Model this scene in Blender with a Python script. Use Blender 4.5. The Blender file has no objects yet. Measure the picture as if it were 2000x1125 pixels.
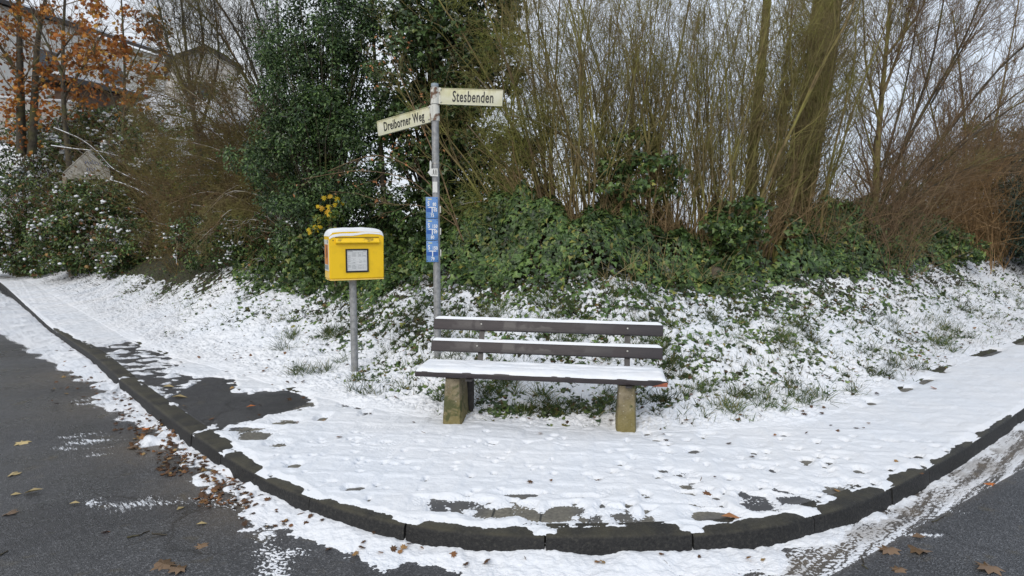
import bpy, bmesh, math, random
import numpy as np
from mathutils import Matrix, Vector
rng = np.random.default_rng(11)
random.seed(5)
S = bpy.context.scene
COL = S.collection
# ------------------------------------------------------------------ camera and pixel helpers
F, CAMZ = 1300.0, 1.55
PITCH = math.atan((562.5 - 440.0) / F)
cp, sp = math.cos(PITCH), math.sin(PITCH)
def ray(px, py):
    a = (px - 1000.0) / F; b = -(py - 562.5) / F
    return np.array([a, cp + b * sp, -sp + b * cp])
def gp(px, py, z=0.0):
    r = ray(px, py); t = (z - CAMZ) / r[2]
    return np.array([r[0] * t, r[1] * t])
def at(px, py, d):
    r = ray(px, py); t = d / r[1]
    return np.array([r[0] * t, d, CAMZ + r[2] * t])
cam_d = bpy.data.cameras.new('camera'); cam = bpy.data.objects.new('camera', cam_d); COL.objects.link(cam)
cam.location = (0, 0, CAMZ); cam.rotation_euler = (math.pi / 2 - PITCH, 0, 0)
cam_d.sensor_width = 36.0; cam_d.lens = 36.0 * F / 2000.0; cam_d.clip_end = 2000; cam_d.clip_start = 0.05
S.camera = cam

# ------------------------------------------------------------------ noise
_perm = np.random.default_rng(3).permutation(512)
_perm = np.concatenate([_perm, _perm, _perm])
_ga = np.random.default_rng(4).random(512) * 2 * np.pi
_gx, _gy = np.cos(_ga), np.sin(_ga)
def perlin(x, y):
    xi = np.floor(x).astype(np.int64); yi = np.floor(y).astype(np.int64)
    xf = x - xi; yf = y - yi
    xi &= 511; yi &= 511
    u = xf * xf * xf * (xf * (xf * 6 - 15) + 10); v = yf * yf * yf * (yf * (yf * 6 - 15) + 10)
    def g(ix, iy, dx, dy):
        h = _perm[_perm[ix & 511] + (iy & 511)]
        return _gx[h] * dx + _gy[h] * dy
    a = g(xi, yi, xf, yf); b = g(xi + 1, yi, xf - 1, yf)
    c = g(xi, yi + 1, xf, yf - 1); d = g(xi + 1, yi + 1, xf - 1, yf - 1)
    p = a + u * (b - a); q = c + u * (d - c)
    return (p + v * (q - p)) * 1.5
def fbm(x, y, o=3, lac=2.1, gain=0.5):
    s = 0; a = 1.0
    for i in range(o):
        s = s + a * perlin(x * lac ** i + 17.3 * i, y * lac ** i - 9.1 * i); a *= gain
    return s
def sstep(a, b, x):
    t = np.clip((x - a) / (b - a), 0, 1); return t * t * (3 - 2 * t)

# ------------------------------------------------------------------ objects
def tag(o, label=None, cat=None, group=None, kind=None):
    if label: o['label'] = label
    if cat: o['category'] = cat
    if group: o['group'] = group
    if kind: o['kind'] = kind
    return o
def empty(name, loc=(0, 0, 0), rz=0.0):
    o = bpy.data.objects.new(name, None); COL.objects.link(o)
    o.location = loc; o.rotation_euler = (0, 0, rz); o.empty_display_size = 0.1
    return o
def link(name, me, mat, parent=None):
    o = bpy.data.objects.new(name, me); COL.objects.link(o)
    if mat is not None and not me.materials:
        me.materials.append(mat)
    if parent is not None: o.parent = parent
    return o
def mesh_np(name, V, F_, mat, parent=None, smooth=True, attr=None):
    """V (n,3); F_ list of (k,3|4) index arrays"""
    V = np.asarray(V, dtype=np.float32).reshape(-1, 3)
    if isinstance(F_, np.ndarray): F_ = [F_]
    F_ = [f for f in F_ if len(f)]
    if not F_:
        F_ = [np.zeros((0, 3), dtype=np.int64)]
    me = bpy.data.meshes.new(name)
    me.vertices.add(len(V)); me.vertices.foreach_set('co', V.ravel())
    tot = sum(f.size for f in F_); npoly = sum(len(f) for f in F_)
    me.loops.add(tot); me.polygons.add(npoly)
    me.loops.foreach_set('vertex_index', np.concatenate([f.ravel() for f in F_]).astype(np.int32))
    counts = np.concatenate([np.full(len(f), f.shape[1], dtype=np.int32) for f in F_])
    st = np.zeros(npoly, dtype=np.int32); st[1:] = np.cumsum(counts)[:-1]
    me.polygons.foreach_set('loop_start', st)
    try: me.polygons.foreach_set('loop_total', counts)
    except Exception: pass
    me.polygons.foreach_set('use_smooth', np.full(npoly, smooth, dtype=bool))
    if attr:
        for k, a in attr.items():
            at_ = me.attributes.new(k, 'FLOAT', 'POINT'); at_.data.foreach_set('value', np.asarray(a, dtype=np.float32).ravel())
    me.update(calc_edges=True)
    return link(name, me, mat, parent)
def grid_faces(nr, nc, keep=None):
    i = np.arange(nr - 1)[:, None] * nc + np.arange(nc - 1)[None, :]
    f = np.stack([i, i + 1, i + nc + 1, i + nc], -1)
    if keep is not None: f = f[keep]
    return f.reshape(-1, 4)
def compact(V, F_, attr=None):
    used = np.zeros(len(V), bool); used[F_.ravel()] = True
    idx = np.cumsum(used) - 1
    at2 = {k: a.ravel()[used] for k, a in attr.items()} if attr else None
    return V[used], idx[F_], at2
class BM:
    """collects boxes, prisms and cylinders in one mesh"""
    def __init__(self): self.b = bmesh.new()
    def box(self, cx, cy, cz, sx, sy, sz, rot=None, bev=0.0):
        m = Matrix.Translation((cx, cy, cz)) @ (rot.to_4x4() if rot is not None else Matrix()) @ Matrix.Diagonal((sx, sy, sz, 1))
        r = bmesh.ops.create_cube(self.b, size=1.0, matrix=m)
        if bev > 0:
            ed = list({e for v in r['verts'] for e in v.link_edges})
            bmesh.ops.bevel(self.b, geom=ed, offset=bev, segments=2, affect='EDGES', profile=0.5)
        return self
    def cyl(self, p0, p1, r0, r1=None, n=20, caps=True):
        p0 = Vector(p0); p1 = Vector(p1); d = p1 - p0
        q = d.to_track_quat('Z', 'Y').to_matrix().to_4x4()
        m = Matrix.Translation((p0 + p1) / 2) @ q
        bmesh.ops.create_cone(self.b, cap_ends=caps, segments=n, radius1=r0, radius2=r0 if r1 is None else r1, depth=d.length, matrix=m)
        return self
    def prism(self, pts, y0, y1):
        """outline pts (x,z) extruded along y"""
        a = [self.b.verts.new((x, y0, z)) for x, z in pts]; c = [self.b.verts.new((x, y1, z)) for x, z in pts]
        n = len(pts)
        self.b.faces.new(a); self.b.faces.new(c[::-1])
        for i in range(n):
            self.b.faces.new((a[i], c[i], c[(i + 1) % n], a[(i + 1) % n]))
        return self
    def sphere(self, c, r, sub=2, sc=(1, 1, 1)):
        bmesh.ops.create_icosphere(self.b, subdivisions=sub, radius=r, matrix=Matrix.Translation(c) @ Matrix.Diagonal((*sc, 1)))
        return self
    def done(self, name, mat, parent=None, smooth=False, autos=None):
        bmesh.ops.recalc_face_normals(self.b, faces=self.b.faces[:])
        me = bpy.data.meshes.new(name); self.b.to_mesh(me); self.b.free()
        if smooth:
            for p in me.polygons: p.use_smooth = True
            if autos: me.set_sharp_from_angle(angle=math.radians(autos))
        return link(name, me, mat, parent)
def text_obj(name, s, size, mat, parent, loc, sx=0.8, rot=(math.pi / 2, 0, 0), align='CENTER', ext=0.0006, bold=0.0, font_off=0.0):
    c = bpy.data.curves.new(name, 'FONT'); c.body = s; c.size = size; c.align_x = align; c.align_y = 'CENTER'
    c.extrude = ext; c.offset = bold; c.resolution_u = 3; c.space_character = 1.08
    o = bpy.data.objects.new(name, c); COL.objects.link(o)
    dg = bpy.context.evaluated_depsgraph_get(); dg.update()
    me = bpy.data.meshes.new_from_object(o.evaluated_get(dg))
    bpy.data.objects.remove(o); bpy.data.curves.remove(c)
    me.name = name; me.materials.clear()
    for v in me.vertices: v.co.x *= sx
    o = link(name, me, mat, parent); o.location = loc; o.rotation_euler = rot
    return o

# ------------------------------------------------------------------ materials
def nmat(name):
    m = bpy.data.materials.new(name); m.use_nodes = True
    nt = m.node_tree; b = nt.nodes['Principled BSDF']
    return m, nt, b
def nd(nt, t, **kw):
    n = nt.nodes.new(t)
    for k, v in kw.items():
        if k.startswith('i_'): n.inputs[k[2:].replace('_', ' ')].default_value = v
        else: setattr(n, k, v)
    return n
def coords(nt):
    return nd(nt, 'ShaderNodeTexCoord').outputs['Object']
def noise(nt, scale, detail=3, vec=None, rough=0.55, dist=0.0):
    n = nd(nt, 'ShaderNodeTexNoise'); n.inputs['Scale'].default_value = scale; n.inputs['Detail'].default_value = detail
    n.inputs['Roughness'].default_value = rough; n.inputs['Distortion'].default_value = dist
    nt.links.new(vec if vec is not None else coords(nt), n.inputs['Vector'])
    return n.outputs['Fac']
def ramp(nt, fac, stops, interp='LINEAR'):
    r = nd(nt, 'ShaderNodeValToRGB'); r.color_ramp.interpolation = interp
    el = r.color_ramp.elements
    while len(el) < len(stops): el.new(0.5)
    for e, (p, c) in zip(el, stops):
        e.position = p; e.color = (c, c, c, 1) if isinstance(c, (int, float)) else (*c, 1)
    nt.links.new(fac, r.inputs['Fac'])
    return r.outputs['Color']
def mix(nt, fac, a, b, mode='MIX'):
    m = nd(nt, 'ShaderNodeMix', data_type='RGBA', blend_type=mode)
    for s, v in (('Factor', fac), ('A', a), ('B', b)):
        i = [x for x in m.inputs if x.name == s and (x.type == 'RGBA' or s == 'Factor') and x.enabled][0]
        if isinstance(v, (int, float)): i.default_value = v
        elif isinstance(v, tuple): i.default_value = (*v, 1)
        else: nt.links.new(v, i)
    return [x for x in m.outputs if x.type == 'RGBA'][0]
def math_(nt, op, a, b=None, clamp=False):
    n = nd(nt, 'ShaderNodeMath', operation=op, use_clamp=clamp)
    for i, v in enumerate((a, b)):
        if v is None: continue
        if isinstance(v, (int, float)): n.inputs[i].default_value = v
        else: nt.links.new(v, n.inputs[i])
    return n.outputs[0]
def bump(nt, b, h, strength=0.3, dist=0.01):
    n = nd(nt, 'ShaderNodeBump'); n.inputs['Strength'].default_value = strength; n.inputs['Distance'].default_value = dist
    nt.links.new(h, n.inputs['Height']); nt.links.new(n.outputs['Normal'], b.inputs['Normal'])
def setc(nt, b, col):
    if isinstance(col, tuple): b.inputs['Base Color'].default_value = (*col, 1)
    else: nt.links.new(col, b.inputs['Base Color'])
def basic(name, c, rough=0.5, metal=0.0, c2=None, scale=30.0, bmp=0.0, spec=0.5, lo=0.35, hi=0.65):
    m, nt, b = nmat(name)
    if c2 is not None:
        f = noise(nt, scale, 5); setc(nt, b, ramp(nt, f, [(lo, c), (hi, c2)]))
        if bmp: bump(nt, b, f, bmp, 0.004)
    else: setc(nt, b, c)
    b.inputs['Roughness'].default_value = rough; b.inputs['Metallic'].default_value = metal
    b.inputs['Specular IOR Level'].default_value = spec
    return m
def normal_z(nt):
    g = nd(nt, 'ShaderNodeNewGeometry'); s = nd(nt, 'ShaderNodeSeparateXYZ')
    nt.links.new(g.outputs['Normal'], s.inputs[0]); return s.outputs['Z']
SNOWC = (0.70, 0.725, 0.765)
def bark(name, c1, c2, moss=None, snow=0.0, rough=0.85, scale=14.0, mossamt=0.5):
    """bark with moss patches and snow lying on the upper side of the wood"""
    m, nt, b = nmat(name)
    f = noise(nt, scale, 4)
    col = ramp(nt, f, [(0.3, c1), (0.7, c2)])
    if moss is not None:
        col = mix(nt, ramp(nt, noise(nt, 2.3, 3), [(0.62 - 0.3 * mossamt, 0.0), (0.78 - 0.3 * mossamt, 1.0)]), col, moss)
    if snow > 0:
        z = normal_z(nt)
        a = math_(nt, 'MULTIPLY', ramp(nt, z, [(0.45, 0.0), (0.7, 1.0)]), ramp(nt, noise(nt, 3.1, 2), [(0.62 - 0.4 * snow, 0.0), (0.68 - 0.4 * snow, 1.0)]))
        col = mix(nt, a, col, SNOWC)
    setc(nt, b, col); b.inputs['Roughness'].default_value = rough; b.inputs['Specular IOR Level'].default_value = 0.25
    return m
def leafmat(name, stops, rough=0.4, spec=0.5, snow=0.0, trans=0.25):
    """each leaf its own tint (random per island); snow lies on some of the leaves that face up"""
    m, nt, b = nmat(name)
    g = nd(nt, 'ShaderNodeNewGeometry')
    col = ramp(nt, g.outputs['Random Per Island'], stops)
    col = mix(nt, 1.0, col, ramp(nt, noise(nt, 3.2, 2), [(0.34, 0.55), (0.68, 1.35)]), 'MULTIPLY')
    if snow > 0:
        h = math_(nt, 'FRACT', math_(nt, 'MULTIPLY', g.outputs['Random Per Island'], 37.7))
        a = math_(nt, 'MULTIPLY', math_(nt, 'LESS_THAN', h, snow), ramp(nt, noise(nt, 2.0, 2), [(0.45, 0.0), (0.55, 1.0)]))
        col = mix(nt, a, col, SNOWC)
    setc(nt, b, col); b.inputs['Roughness'].default_value = rough; b.inputs['Specular IOR Level'].default_value = spec
    if trans > 0:
        t = nd(nt, 'ShaderNodeBsdfTranslucent'); nt.links.new(b.inputs['Base Color'].links[0].from_socket, t.inputs['Color'])
        ms = nd(nt, 'ShaderNodeMixShader'); ms.inputs[0].default_value = trans
        nt.links.new(b.outputs[0], ms.inputs[1]); nt.links.new(t.outputs[0], ms.inputs[2])
        nt.links.new(ms.outputs[0], nt.nodes['Material Output'].inputs['Surface'])
    return m
def attr_fac(nt, name):
    return nd(nt, 'ShaderNodeAttribute', attribute_name=name).outputs['Fac']

def snow_mat():
    m, nt, b = nmat('snow')
    d = attr_fac(nt, 'dirt')
    col = mix(nt, ramp(nt, noise(nt, 1.2, 3), [(0.3, 0.0), (0.7, 1.0)]), (0.675, 0.705, 0.755), (0.725, 0.735, 0.76))
    col = mix(nt, d, col, mix(nt, noise(nt, 9, 4), (0.17, 0.15, 0.13), (0.50, 0.485, 0.47)))
    setc(nt, b, col); b.inputs['Roughness'].default_value = 0.75; b.inputs['Specular IOR Level'].default_value = 0.2
    h = math_(nt, 'ADD', noise(nt, 160, 2), math_(nt, 'MULTIPLY', noise(nt, 45, 3), 2.0))
    bump(nt, b, h, 0.35, 0.004)
    return m
M_snow = snow_mat()
M_cap = basic('snow cap', (0.69, 0.72, 0.765), 0.75, c2=(0.74, 0.75, 0.775), scale=8, bmp=0.25, spec=0.2)

def asphalt_mat(name, lo, hi, mudname=None, rough=(0.35, 0.6)):
    m, nt, b = nmat(name)
    v = nd(nt, 'ShaderNodeTexVoronoi'); v.inputs['Scale'].default_value = 150.0
    nt.links.new(coords(nt), v.inputs['Vector'])
    sep = nd(nt, 'ShaderNodeSeparateColor'); nt.links.new(v.outputs['Color'], sep.inputs[0])
    grain = ramp(nt, sep.outputs[0], [(0.0, lo), (0.55, tuple(x * 1.35 for x in lo)), (0.85, hi), (1.0, tuple(min(1, x * 1.9) for x in hi))])
    big = noise(nt, 0.9, 5)
    col = mix(nt, 1.0, grain, ramp(nt, big, [(0.3, 0.72), (0.7, 1.2)]), 'MULTIPLY')
    # olive algae film and brown leaf stains
    st = ramp(nt, noise(nt, 5.5, 5, dist=0.6), [(0.60, 0.0), (0.72, 1.0)])
    col = mix(nt, math_(nt, 'MULTIPLY', st, 0.45), col, (0.085, 0.068, 0.034))
    cv = nd(nt, 'ShaderNodeTexVoronoi', feature='DISTANCE_TO_EDGE'); cv.inputs['Scale'].default_value = 0.42
    wv = nd(nt, 'ShaderNodeVectorMath', operation='ADD'); nz1 = nd(nt, 'ShaderNodeTexNoise'); nz1.inputs['Scale'].default_value = 2.6; nz1.inputs['Detail'].default_value = 6; nt.links.new(coords(nt), nz1.inputs['Vector'])
    nt.links.new(coords(nt), wv.inputs[0]); sc1 = nd(nt, 'ShaderNodeVectorMath', operation='SCALE'); sc1.inputs['Scale'].default_value = 0.55; nt.links.new(nz1.outputs['Color'], sc1.inputs[0]); nt.links.new(sc1.outputs[0], wv.inputs[1]); nt.links.new(wv.outputs[0], cv.inputs['Vector'])
    crack = math_(nt, 'MULTIPLY', ramp(nt, cv.outputs['Distance'], [(0.0025, 1.0), (0.0065, 0.0)]), ramp(nt, noise(nt, 0.7, 2), [(0.48, 0.0), (0.58, 1.0)]))
    col = mix(nt, math_(nt, 'MULTIPLY', crack, 0.75), col, (0.008, 0.008, 0.008))
    patch = ramp(nt, noise(nt, 0.35, 1, dist=0.8), [(0.50, 0.0), (0.512, 1.0)])
    col = mix(nt, 1.0, col, mix(nt, patch, (1.06, 1.06, 1.06), (0.80, 0.80, 0.82)), 'MULTIPLY')
    if mudname:
        mud = attr_fac(nt, mudname)
        col = mix(nt, math_(nt, 'MULTIPLY', mud, ramp(nt, noise(nt, 7, 4), [(0.3, 0.4), (0.7, 1.0)])), col, (0.135, 0.108, 0.078))
    setc(nt, b, col)
    r = ramp(nt, noise(nt, 2.2, 4), [(0.35, rough[0]), (0.65, rough[1])]); nt.links.new(r, b.inputs['Roughness'])
    bump(nt, b, math_(nt, 'ADD', v.outputs['Distance'], math_(nt, 'MULTIPLY', noise(nt, 210, 2), 0.5)), 0.55, 0.006)
    return m
M_road = asphalt_mat('road asphalt', (0.030, 0.031, 0.034), (0.075, 0.076, 0.081), 'mud', rough=(0.20, 0.52))
M_path = asphalt_mat('path asphalt', (0.022, 0.022, 0.024), (0.048, 0.048, 0.051), None)

def slab_mat():
    m, nt, b = nmat('paving slabs')
    mp = nd(nt, 'ShaderNodeMapping'); mp.inputs['Rotation'].default_value = (0, 0, 0.12)
    nt.links.new(coords(nt), mp.inputs['Vector'])
    br = nd(nt, 'ShaderNodeTexBrick'); br.offset = 0.0
    br.inputs['Scale'].default_value = 1.0; br.inputs['Brick Width'].default_value = 0.24; br.inputs['Row Height'].default_value = 0.24
    br.inputs['Mortar Size'].default_value = 0.006; br.inputs['Mortar'].default_value = (0.03, 0.03, 0.025, 1)
    br.inputs['Color1'].default_value = (0.17, 0.155, 0.12, 1); br.inputs['Color2'].default_value = (0.12, 0.115, 0.10, 1)
    nt.links.new(mp.outputs[0], br.inputs['Vector'])
    col = mix(nt, 1.0, br.outputs['Color'], ramp(nt, noise(nt, 60, 5), [(0.3, 0.55), (0.7, 1.25)]), 'MULTIPLY')
    col = mix(nt, ramp(nt, noise(nt, 1.1, 3), [(0.46, 0.0), (0.58, 1.0)]), col, mix(nt, noise(nt, 150, 2), (0.035, 0.036, 0.04), (0.09, 0.09, 0.095)))
    setc(nt, b, col); b.inputs['Roughness'].default_value = 0.6
    bump(nt, b, noise(nt, 120, 3), 0.3, 0.004)
    return m
M_slab = slab_mat()
def kerb_mat():
    m, nt, b = nmat('kerb stone')
    col = ramp(nt, noise(nt, 70, 6), [(0.3, (0.010, 0.010, 0.011)), (0.55, (0.022, 0.022, 0.022)), (0.75, (0.050, 0.048, 0.042))])
    z = normal_z(nt)
    olive = math_(nt, 'MULTIPLY', ramp(nt, z, [(0.4, 0.0), (0.8, 1.0)]), ramp(nt, noise(nt, 6, 6), [(0.36, 0.15), (0.60, 1.0)]))
    col = mix(nt, math_(nt, 'MULTIPLY', olive, 0.6), col, (0.076, 0.069, 0.046))
    setc(nt, b, col); b.inputs['Roughness'].default_value = 0.62; b.inputs['Specular IOR Level'].default_value = 0.3
    bump(nt, b, noise(nt, 110, 4), 0.8, 0.008)
    return m
M_kerb = kerb_mat()
def soil_mat():
    m, nt, b = nmat('bank soil')
    col = ramp(nt, noise(nt, 22, 5), [(0.3, (0.013, 0.014, 0.007)), (0.5, (0.035, 0.030, 0.016)), (0.62, (0.040, 0.052, 0.016)), (0.8, (0.075, 0.062, 0.035))])
    setc(nt, b, col); b.inputs['Roughness'].default_value = 0.9
    bump(nt, b, noise(nt, 40, 5), 0.7, 0.03)
    return m
M_soil = soil_mat()

# ------------------------------------------------------------------ ground plan
ZP = 0.11
def resample(P, step):
    d = np.r_[0, np.cumsum(np.hypot(*np.diff(P, axis=0).T))]
    n = max(2, int(d[-1] / step))
    t = np.linspace(0, d[-1], n + 1)
    return np.c_[np.interp(t, d, P[:, 0]), np.interp(t, d, P[:, 1])]
def smooth(P, w):
    k = np.ones(2 * w + 1) / (2 * w + 1)
    Q = np.pad(P, ((w, w), (0, 0)), mode='reflect', reflect_type='odd')
    return np.c_[np.convolve(Q[:, 0], k, 'valid'), np.convolve(Q[:, 1], k, 'valid')]
kpx = [(10, 560), (100, 640), (185, 697), (230, 738), (300, 792), (370, 845), (430, 885), (500, 930), (600, 972), (700, 1005), (800, 1032),
       (930, 1046), (1060, 1050), (1200, 1052), (1350, 1047), (1500, 1032), (1600, 1010), (1745, 955), (1815, 912), (1910, 858), (2000, 797)]
K0 = np.array([gp(x, y, ZP) for x, y in kpx])
def extend(P, n0, n1, la, lb):
    a = P[0] - P[n0]; a /= np.linalg.norm(a); b = P[-1] - P[-1 - n1]; b /= np.linalg.norm(b)
    return np.vstack([P[0] + a * la, P, P[-1] + b * lb])
K0 = extend(K0, 2, 3, 60, 50)
KERB = smooth(resample(K0, 0.05), 9)
bpx = [(12, 536), (60, 553), (150, 605), (250, 665), (330, 697), (480, 738), (600, 775), (740, 803), (870, 826), (1050, 838), (1250, 848), (1400, 845),
       (1560, 833), (1650, 803), (1760, 762), (1900, 703), (2000, 668)]
B0 = extend(np.array([gp(x, y, ZP) for x, y in bpx]), 2, 3, 60, 50)
BANK = smooth(resample(B0, 0.10), 4)
def polar_fn(P):
    th = np.arctan2(P[:, 0], P[:, 1]); r = np.hypot(P[:, 0], P[:, 1])
    o = np.argsort(th); return th[o], r[o]
KT, KR = polar_fn(KERB); BT, BR = polar_fn(BANK)
def rk(th): return np.interp(th, KT, KR)
def rb(th): return np.maximum(np.interp(th, BT, BR), rk(th) + 0.3)
def segdist(x, y, P):
    best = np.full(x.shape, 1e9)
    for a, b in zip(P[:-1], P[1:]):
        d = b - a; L = d @ d
        t = np.clip(((x - a[0]) * d[0] + (y - a[1]) * d[1]) / L, 0, 1)
        dx = x - a[0] - t * d[0]; dy = y - a[1] - t * d[1]
        np.minimum(best, dx * dx + dy * dy, out=best)
    return np.sqrt(best)
KC = K0_c = smooth(resample(K0, 0.05), 9)[::6]
BC = BANK[::5]
def kdist(x, y):
    s = np.where(np.hypot(x, y) > rk(np.arctan2(x, y)), 1.0, -1.0); return s * segdist(x, y, KC_)
def bdist(x, y):
    s = np.where(np.hypot(x, y) > rb(np.arctan2(x, y)), 1.0, -1.0); return s * segdist(x, y, BC_)
def near(P, lim=30):   # keep the part near the camera plus the far ends
    m = np.hypot(P[:, 0], P[:, 1]) < lim
    i = np.where(m)[0]; Q = P[max(0, i[0] - 1):i[-1] + 2]
    return np.vstack([P[0], Q, P[-1]])
def thin(P):   # drop points on straight runs
    out = [P[0]]; 
    for i in range(1, len(P) - 1):
        a = P[i] - out[-1]; b = P[i + 1] - out[-1]
        if abs(a[0] * b[1] - a[1] * b[0]) / np.hypot(*b) > 0.004 or False: out.append(P[i])
    out.append(P[-1]); return np.array(out)
KC_ = thin(near(KC)); BC_ = thin(near(BC))
_gs = np.array([-5, 0, 0.5, 1.0, 1.5, 2.0, 2.5, 3.0, 3.6, 4.5, 6, 9, 14, 60]); _gz = np.array([0, 0, .05, .16, .34, .58, .82, 0.99, 1.07, 1.08, 1.0, .6, .2, .1])
_ss = np.linspace(-5, 60, 2601); _zz = np.interp(_ss, _gs, _gz)
_k = np.exp(-np.linspace(-2, 2, 25) ** 2); _k /= _k.sum()
_zz = np.convolve(np.pad(_zz, 12, mode='edge'), _k, 'valid')
def rightf(q): return 1 + 0.50 * sstep(0.24, 0.60, q) + 0.40 * sstep(-0.26, -0.48, q)
def base_h(x, y, s=None):
    if s is None: s = bdist(x, y)
    q = x / np.maximum(y, 0.1)
    g = np.interp(s * rightf(q), _ss, _zz)
    hill = 5.2 * sstep(18.0, 25, y) * sstep(-0.22, -0.45, q) + 6.5 * sstep(27, 60, y) * sstep(-0.2, -0.45, q)
    lum = np.clip(s, 0, 1) * (0.05 * fbm(x * 0.9, y * 0.9, 3) + 0.03 * fbm(x * 3.1, y * 3.1, 2))
    return ZP + np.where(s > 0, g, 0) + hill * (s > 0) + np.where(s > 0, lum, 0)
def H1(x, y):
    return float(base_h(np.array([x]), np.array([y]))[0])
def ongr(px, py, d0=3.0, d1=40.0):
    """the point of the terrain seen at a pixel"""
    ds = np.linspace(d0, d1, 900); P = np.array([at(px, py, d) for d in ds])
    h = base_h(P[:, 0], P[:, 1]); i = np.argmax(P[:, 2] < h)
    return P[i]
# ------------------------------------------------------------------ road, pavement, kerb, embankment
def poly_sd(x, y, P, closed=True):
    Q = np.vstack([P, P[:1]]) if closed else P
    d = segdist(x, y, Q)
    if not closed: return d
    ins = np.zeros(x.shape, bool)
    for (x0, y0), (x1, y1) in zip(Q[:-1], Q[1:]):
        c = ((y0 > y) != (y1 > y)) & (x < (x1 - x0) * (y - y0) / (y1 - y0 + 1e-12) + x0); ins ^= c
    return np.where(ins, d, -d)
def pxpoly(pts, z=0.0): return np.array([gp(a, b, z) for a, b in pts])
SLUSH = pxpoly([(1440, 1180), (1520, 1108), (1600, 1060), (1700, 1018), (1800, 952), (1900, 895), (2010, 826), (2300, 700), (2300, 760), (2010, 895), (1880, 965), (1760, 1030), (1660, 1085), (1560, 1135), (1500, 1190)])
# road sheet
nx = 520
gx, gy = np.meshgrid(np.r_[-120, -60, np.linspace(-22, 12, nx), 60, 120], np.r_[-60, -10, np.linspace(0.5, 20, 340), 60, 120])
near_ = (np.hypot(gx, gy) < 12) & (gx > 0)
mud = np.zeros(gx.shape)
sl = poly_sd(gx[near_], gy[near_], SLUSH); mud[near_] = sstep(-0.12, 0.08, sl)
for _a, _b, _r in ((330, 865, .42), (440, 940, .34), (500, 985, .3), (250, 780, .5), (170, 730, .5)):
    _c = gp(_a, _b, 0); mud = np.maximum(mud, 0.8 * np.exp(-((gx - _c[0]) ** 2 + (gy - _c[1]) ** 2) / _r ** 2))
Vr = np.stack([gx, gy, np.zeros_like(gx)], -1)
tag(mesh_np('road', Vr.reshape(-1, 3), grid_faces(*gx.shape), M_road, smooth=False, attr={'mud': mud}), kind='structure')
m_, nt_, b_ = nmat('far ground'); setc(nt_, b_, ramp(nt_, noise(nt_, 0.3, 4), [(0.4, (0.10, 0.10, 0.06)), (0.6, (0.7, 0.73, 0.78))])); b_.inputs['Roughness'].default_value = 0.9
bm = BM(); bm.box(0, 0, -0.35, 900, 900, 0.5); tag(bm.done('ground', m_), kind='structure')

# kerb: separate stones, all one structure
def arc(P): return np.r_[0, np.cumsum(np.hypot(*np.diff(P, axis=0).T))]
KS = arc(KERB)
def karc(p): return KS[np.argmin(np.hypot(KERB[:, 0] - p[0], KERB[:, 1] - p[1]))]
jpx = [(100, 640), (230, 738), (370, 845), (430, 885), (500, 930), (597, 972), (790, 1030), (1062, 1049), (1352, 1047), (1597, 1012), (1748, 955), (1815, 912), (1912, 858)]
J = [karc(gp(a, b, ZP)) for a, b in jpx]
J = list(np.arange(J[0] - 40, J[0] - 0.5, 1.0)) + J + list(np.arange(J[-1] + 1.0, J[-1] + 20, 1.0))
JP = np.array([[np.interp(s, KS, KERB[:, 0]), np.interp(s, KS, KERB[:, 1])] for s in J])
def kerb_frame(s):
    p = np.array([np.interp(s, KS, KERB[:, 0]), np.interp(s, KS, KERB[:, 1])])
    q = np.array([np.interp(s + 0.05, KS, KERB[:, 0]), np.interp(s + 0.05, KS, KERB[:, 1])])
    r_ = np.array([np.interp(s - 0.05, KS, KERB[:, 0]), np.interp(s - 0.05, KS, KERB[:, 1])])
    t = (q - r_) / np.linalg.norm(q - r_); return p, np.array([-t[1], t[0]])   # normal points to the pavement
prof = [(-0.012, -0.12), (-0.006, 0.03), (0.0, ZP - 0.022), (0.004, ZP - 0.010), (0.014, ZP - 0.002), (0.026, ZP), (0.132, ZP + 0.002), (0.14, ZP - 0.006), (0.14, -0.12)]
KV, KF = [], []
for a, b in zip(J[:-1], J[1:]):
    ns = max(3, int((b - a) / 0.08)); base = len(KV); dz = rng.normal(0, 0.003); dn = rng.normal(0, 0.003)
    for i, s in enumerate(np.linspace(a + 0.004, b - 0.004, ns)):
        p, n = kerb_frame(s)
        e = 0.004 if i in (0, ns - 1) else 0.0
        for (u, z) in prof:
            w = p + n * (u + dn + (e if u < 0.05 else 0)); KV.append((w[0], w[1], z + dz - (e if z > 0 else 0) + rng.normal(0, 0.0006)))
    m = len(prof)
    for i in range(ns - 1):
        for j in range(m - 1):
            o = base + i * m + j; KF.append((o, o + m, o + m + 1, o + 1))
    e0 = base + (ns - 1) * m
    for j in range(1, m - 1):
        KF.append((base, base + j, base + j + 1, base + j + 1)); KF.append((e0, e0 + j + 1, e0 + j, e0 + j))
KF = np.array(KF)
tri = KF[:, 2] == KF[:, 3]
ko = mesh_np('kerb', np.array(KV), [KF[~tri], KF[tri][:, :3]], M_kerb, smooth=True)
ko.data.set_sharp_from_angle(angle=math.radians(38)); tag(ko, kind='structure')

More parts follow.
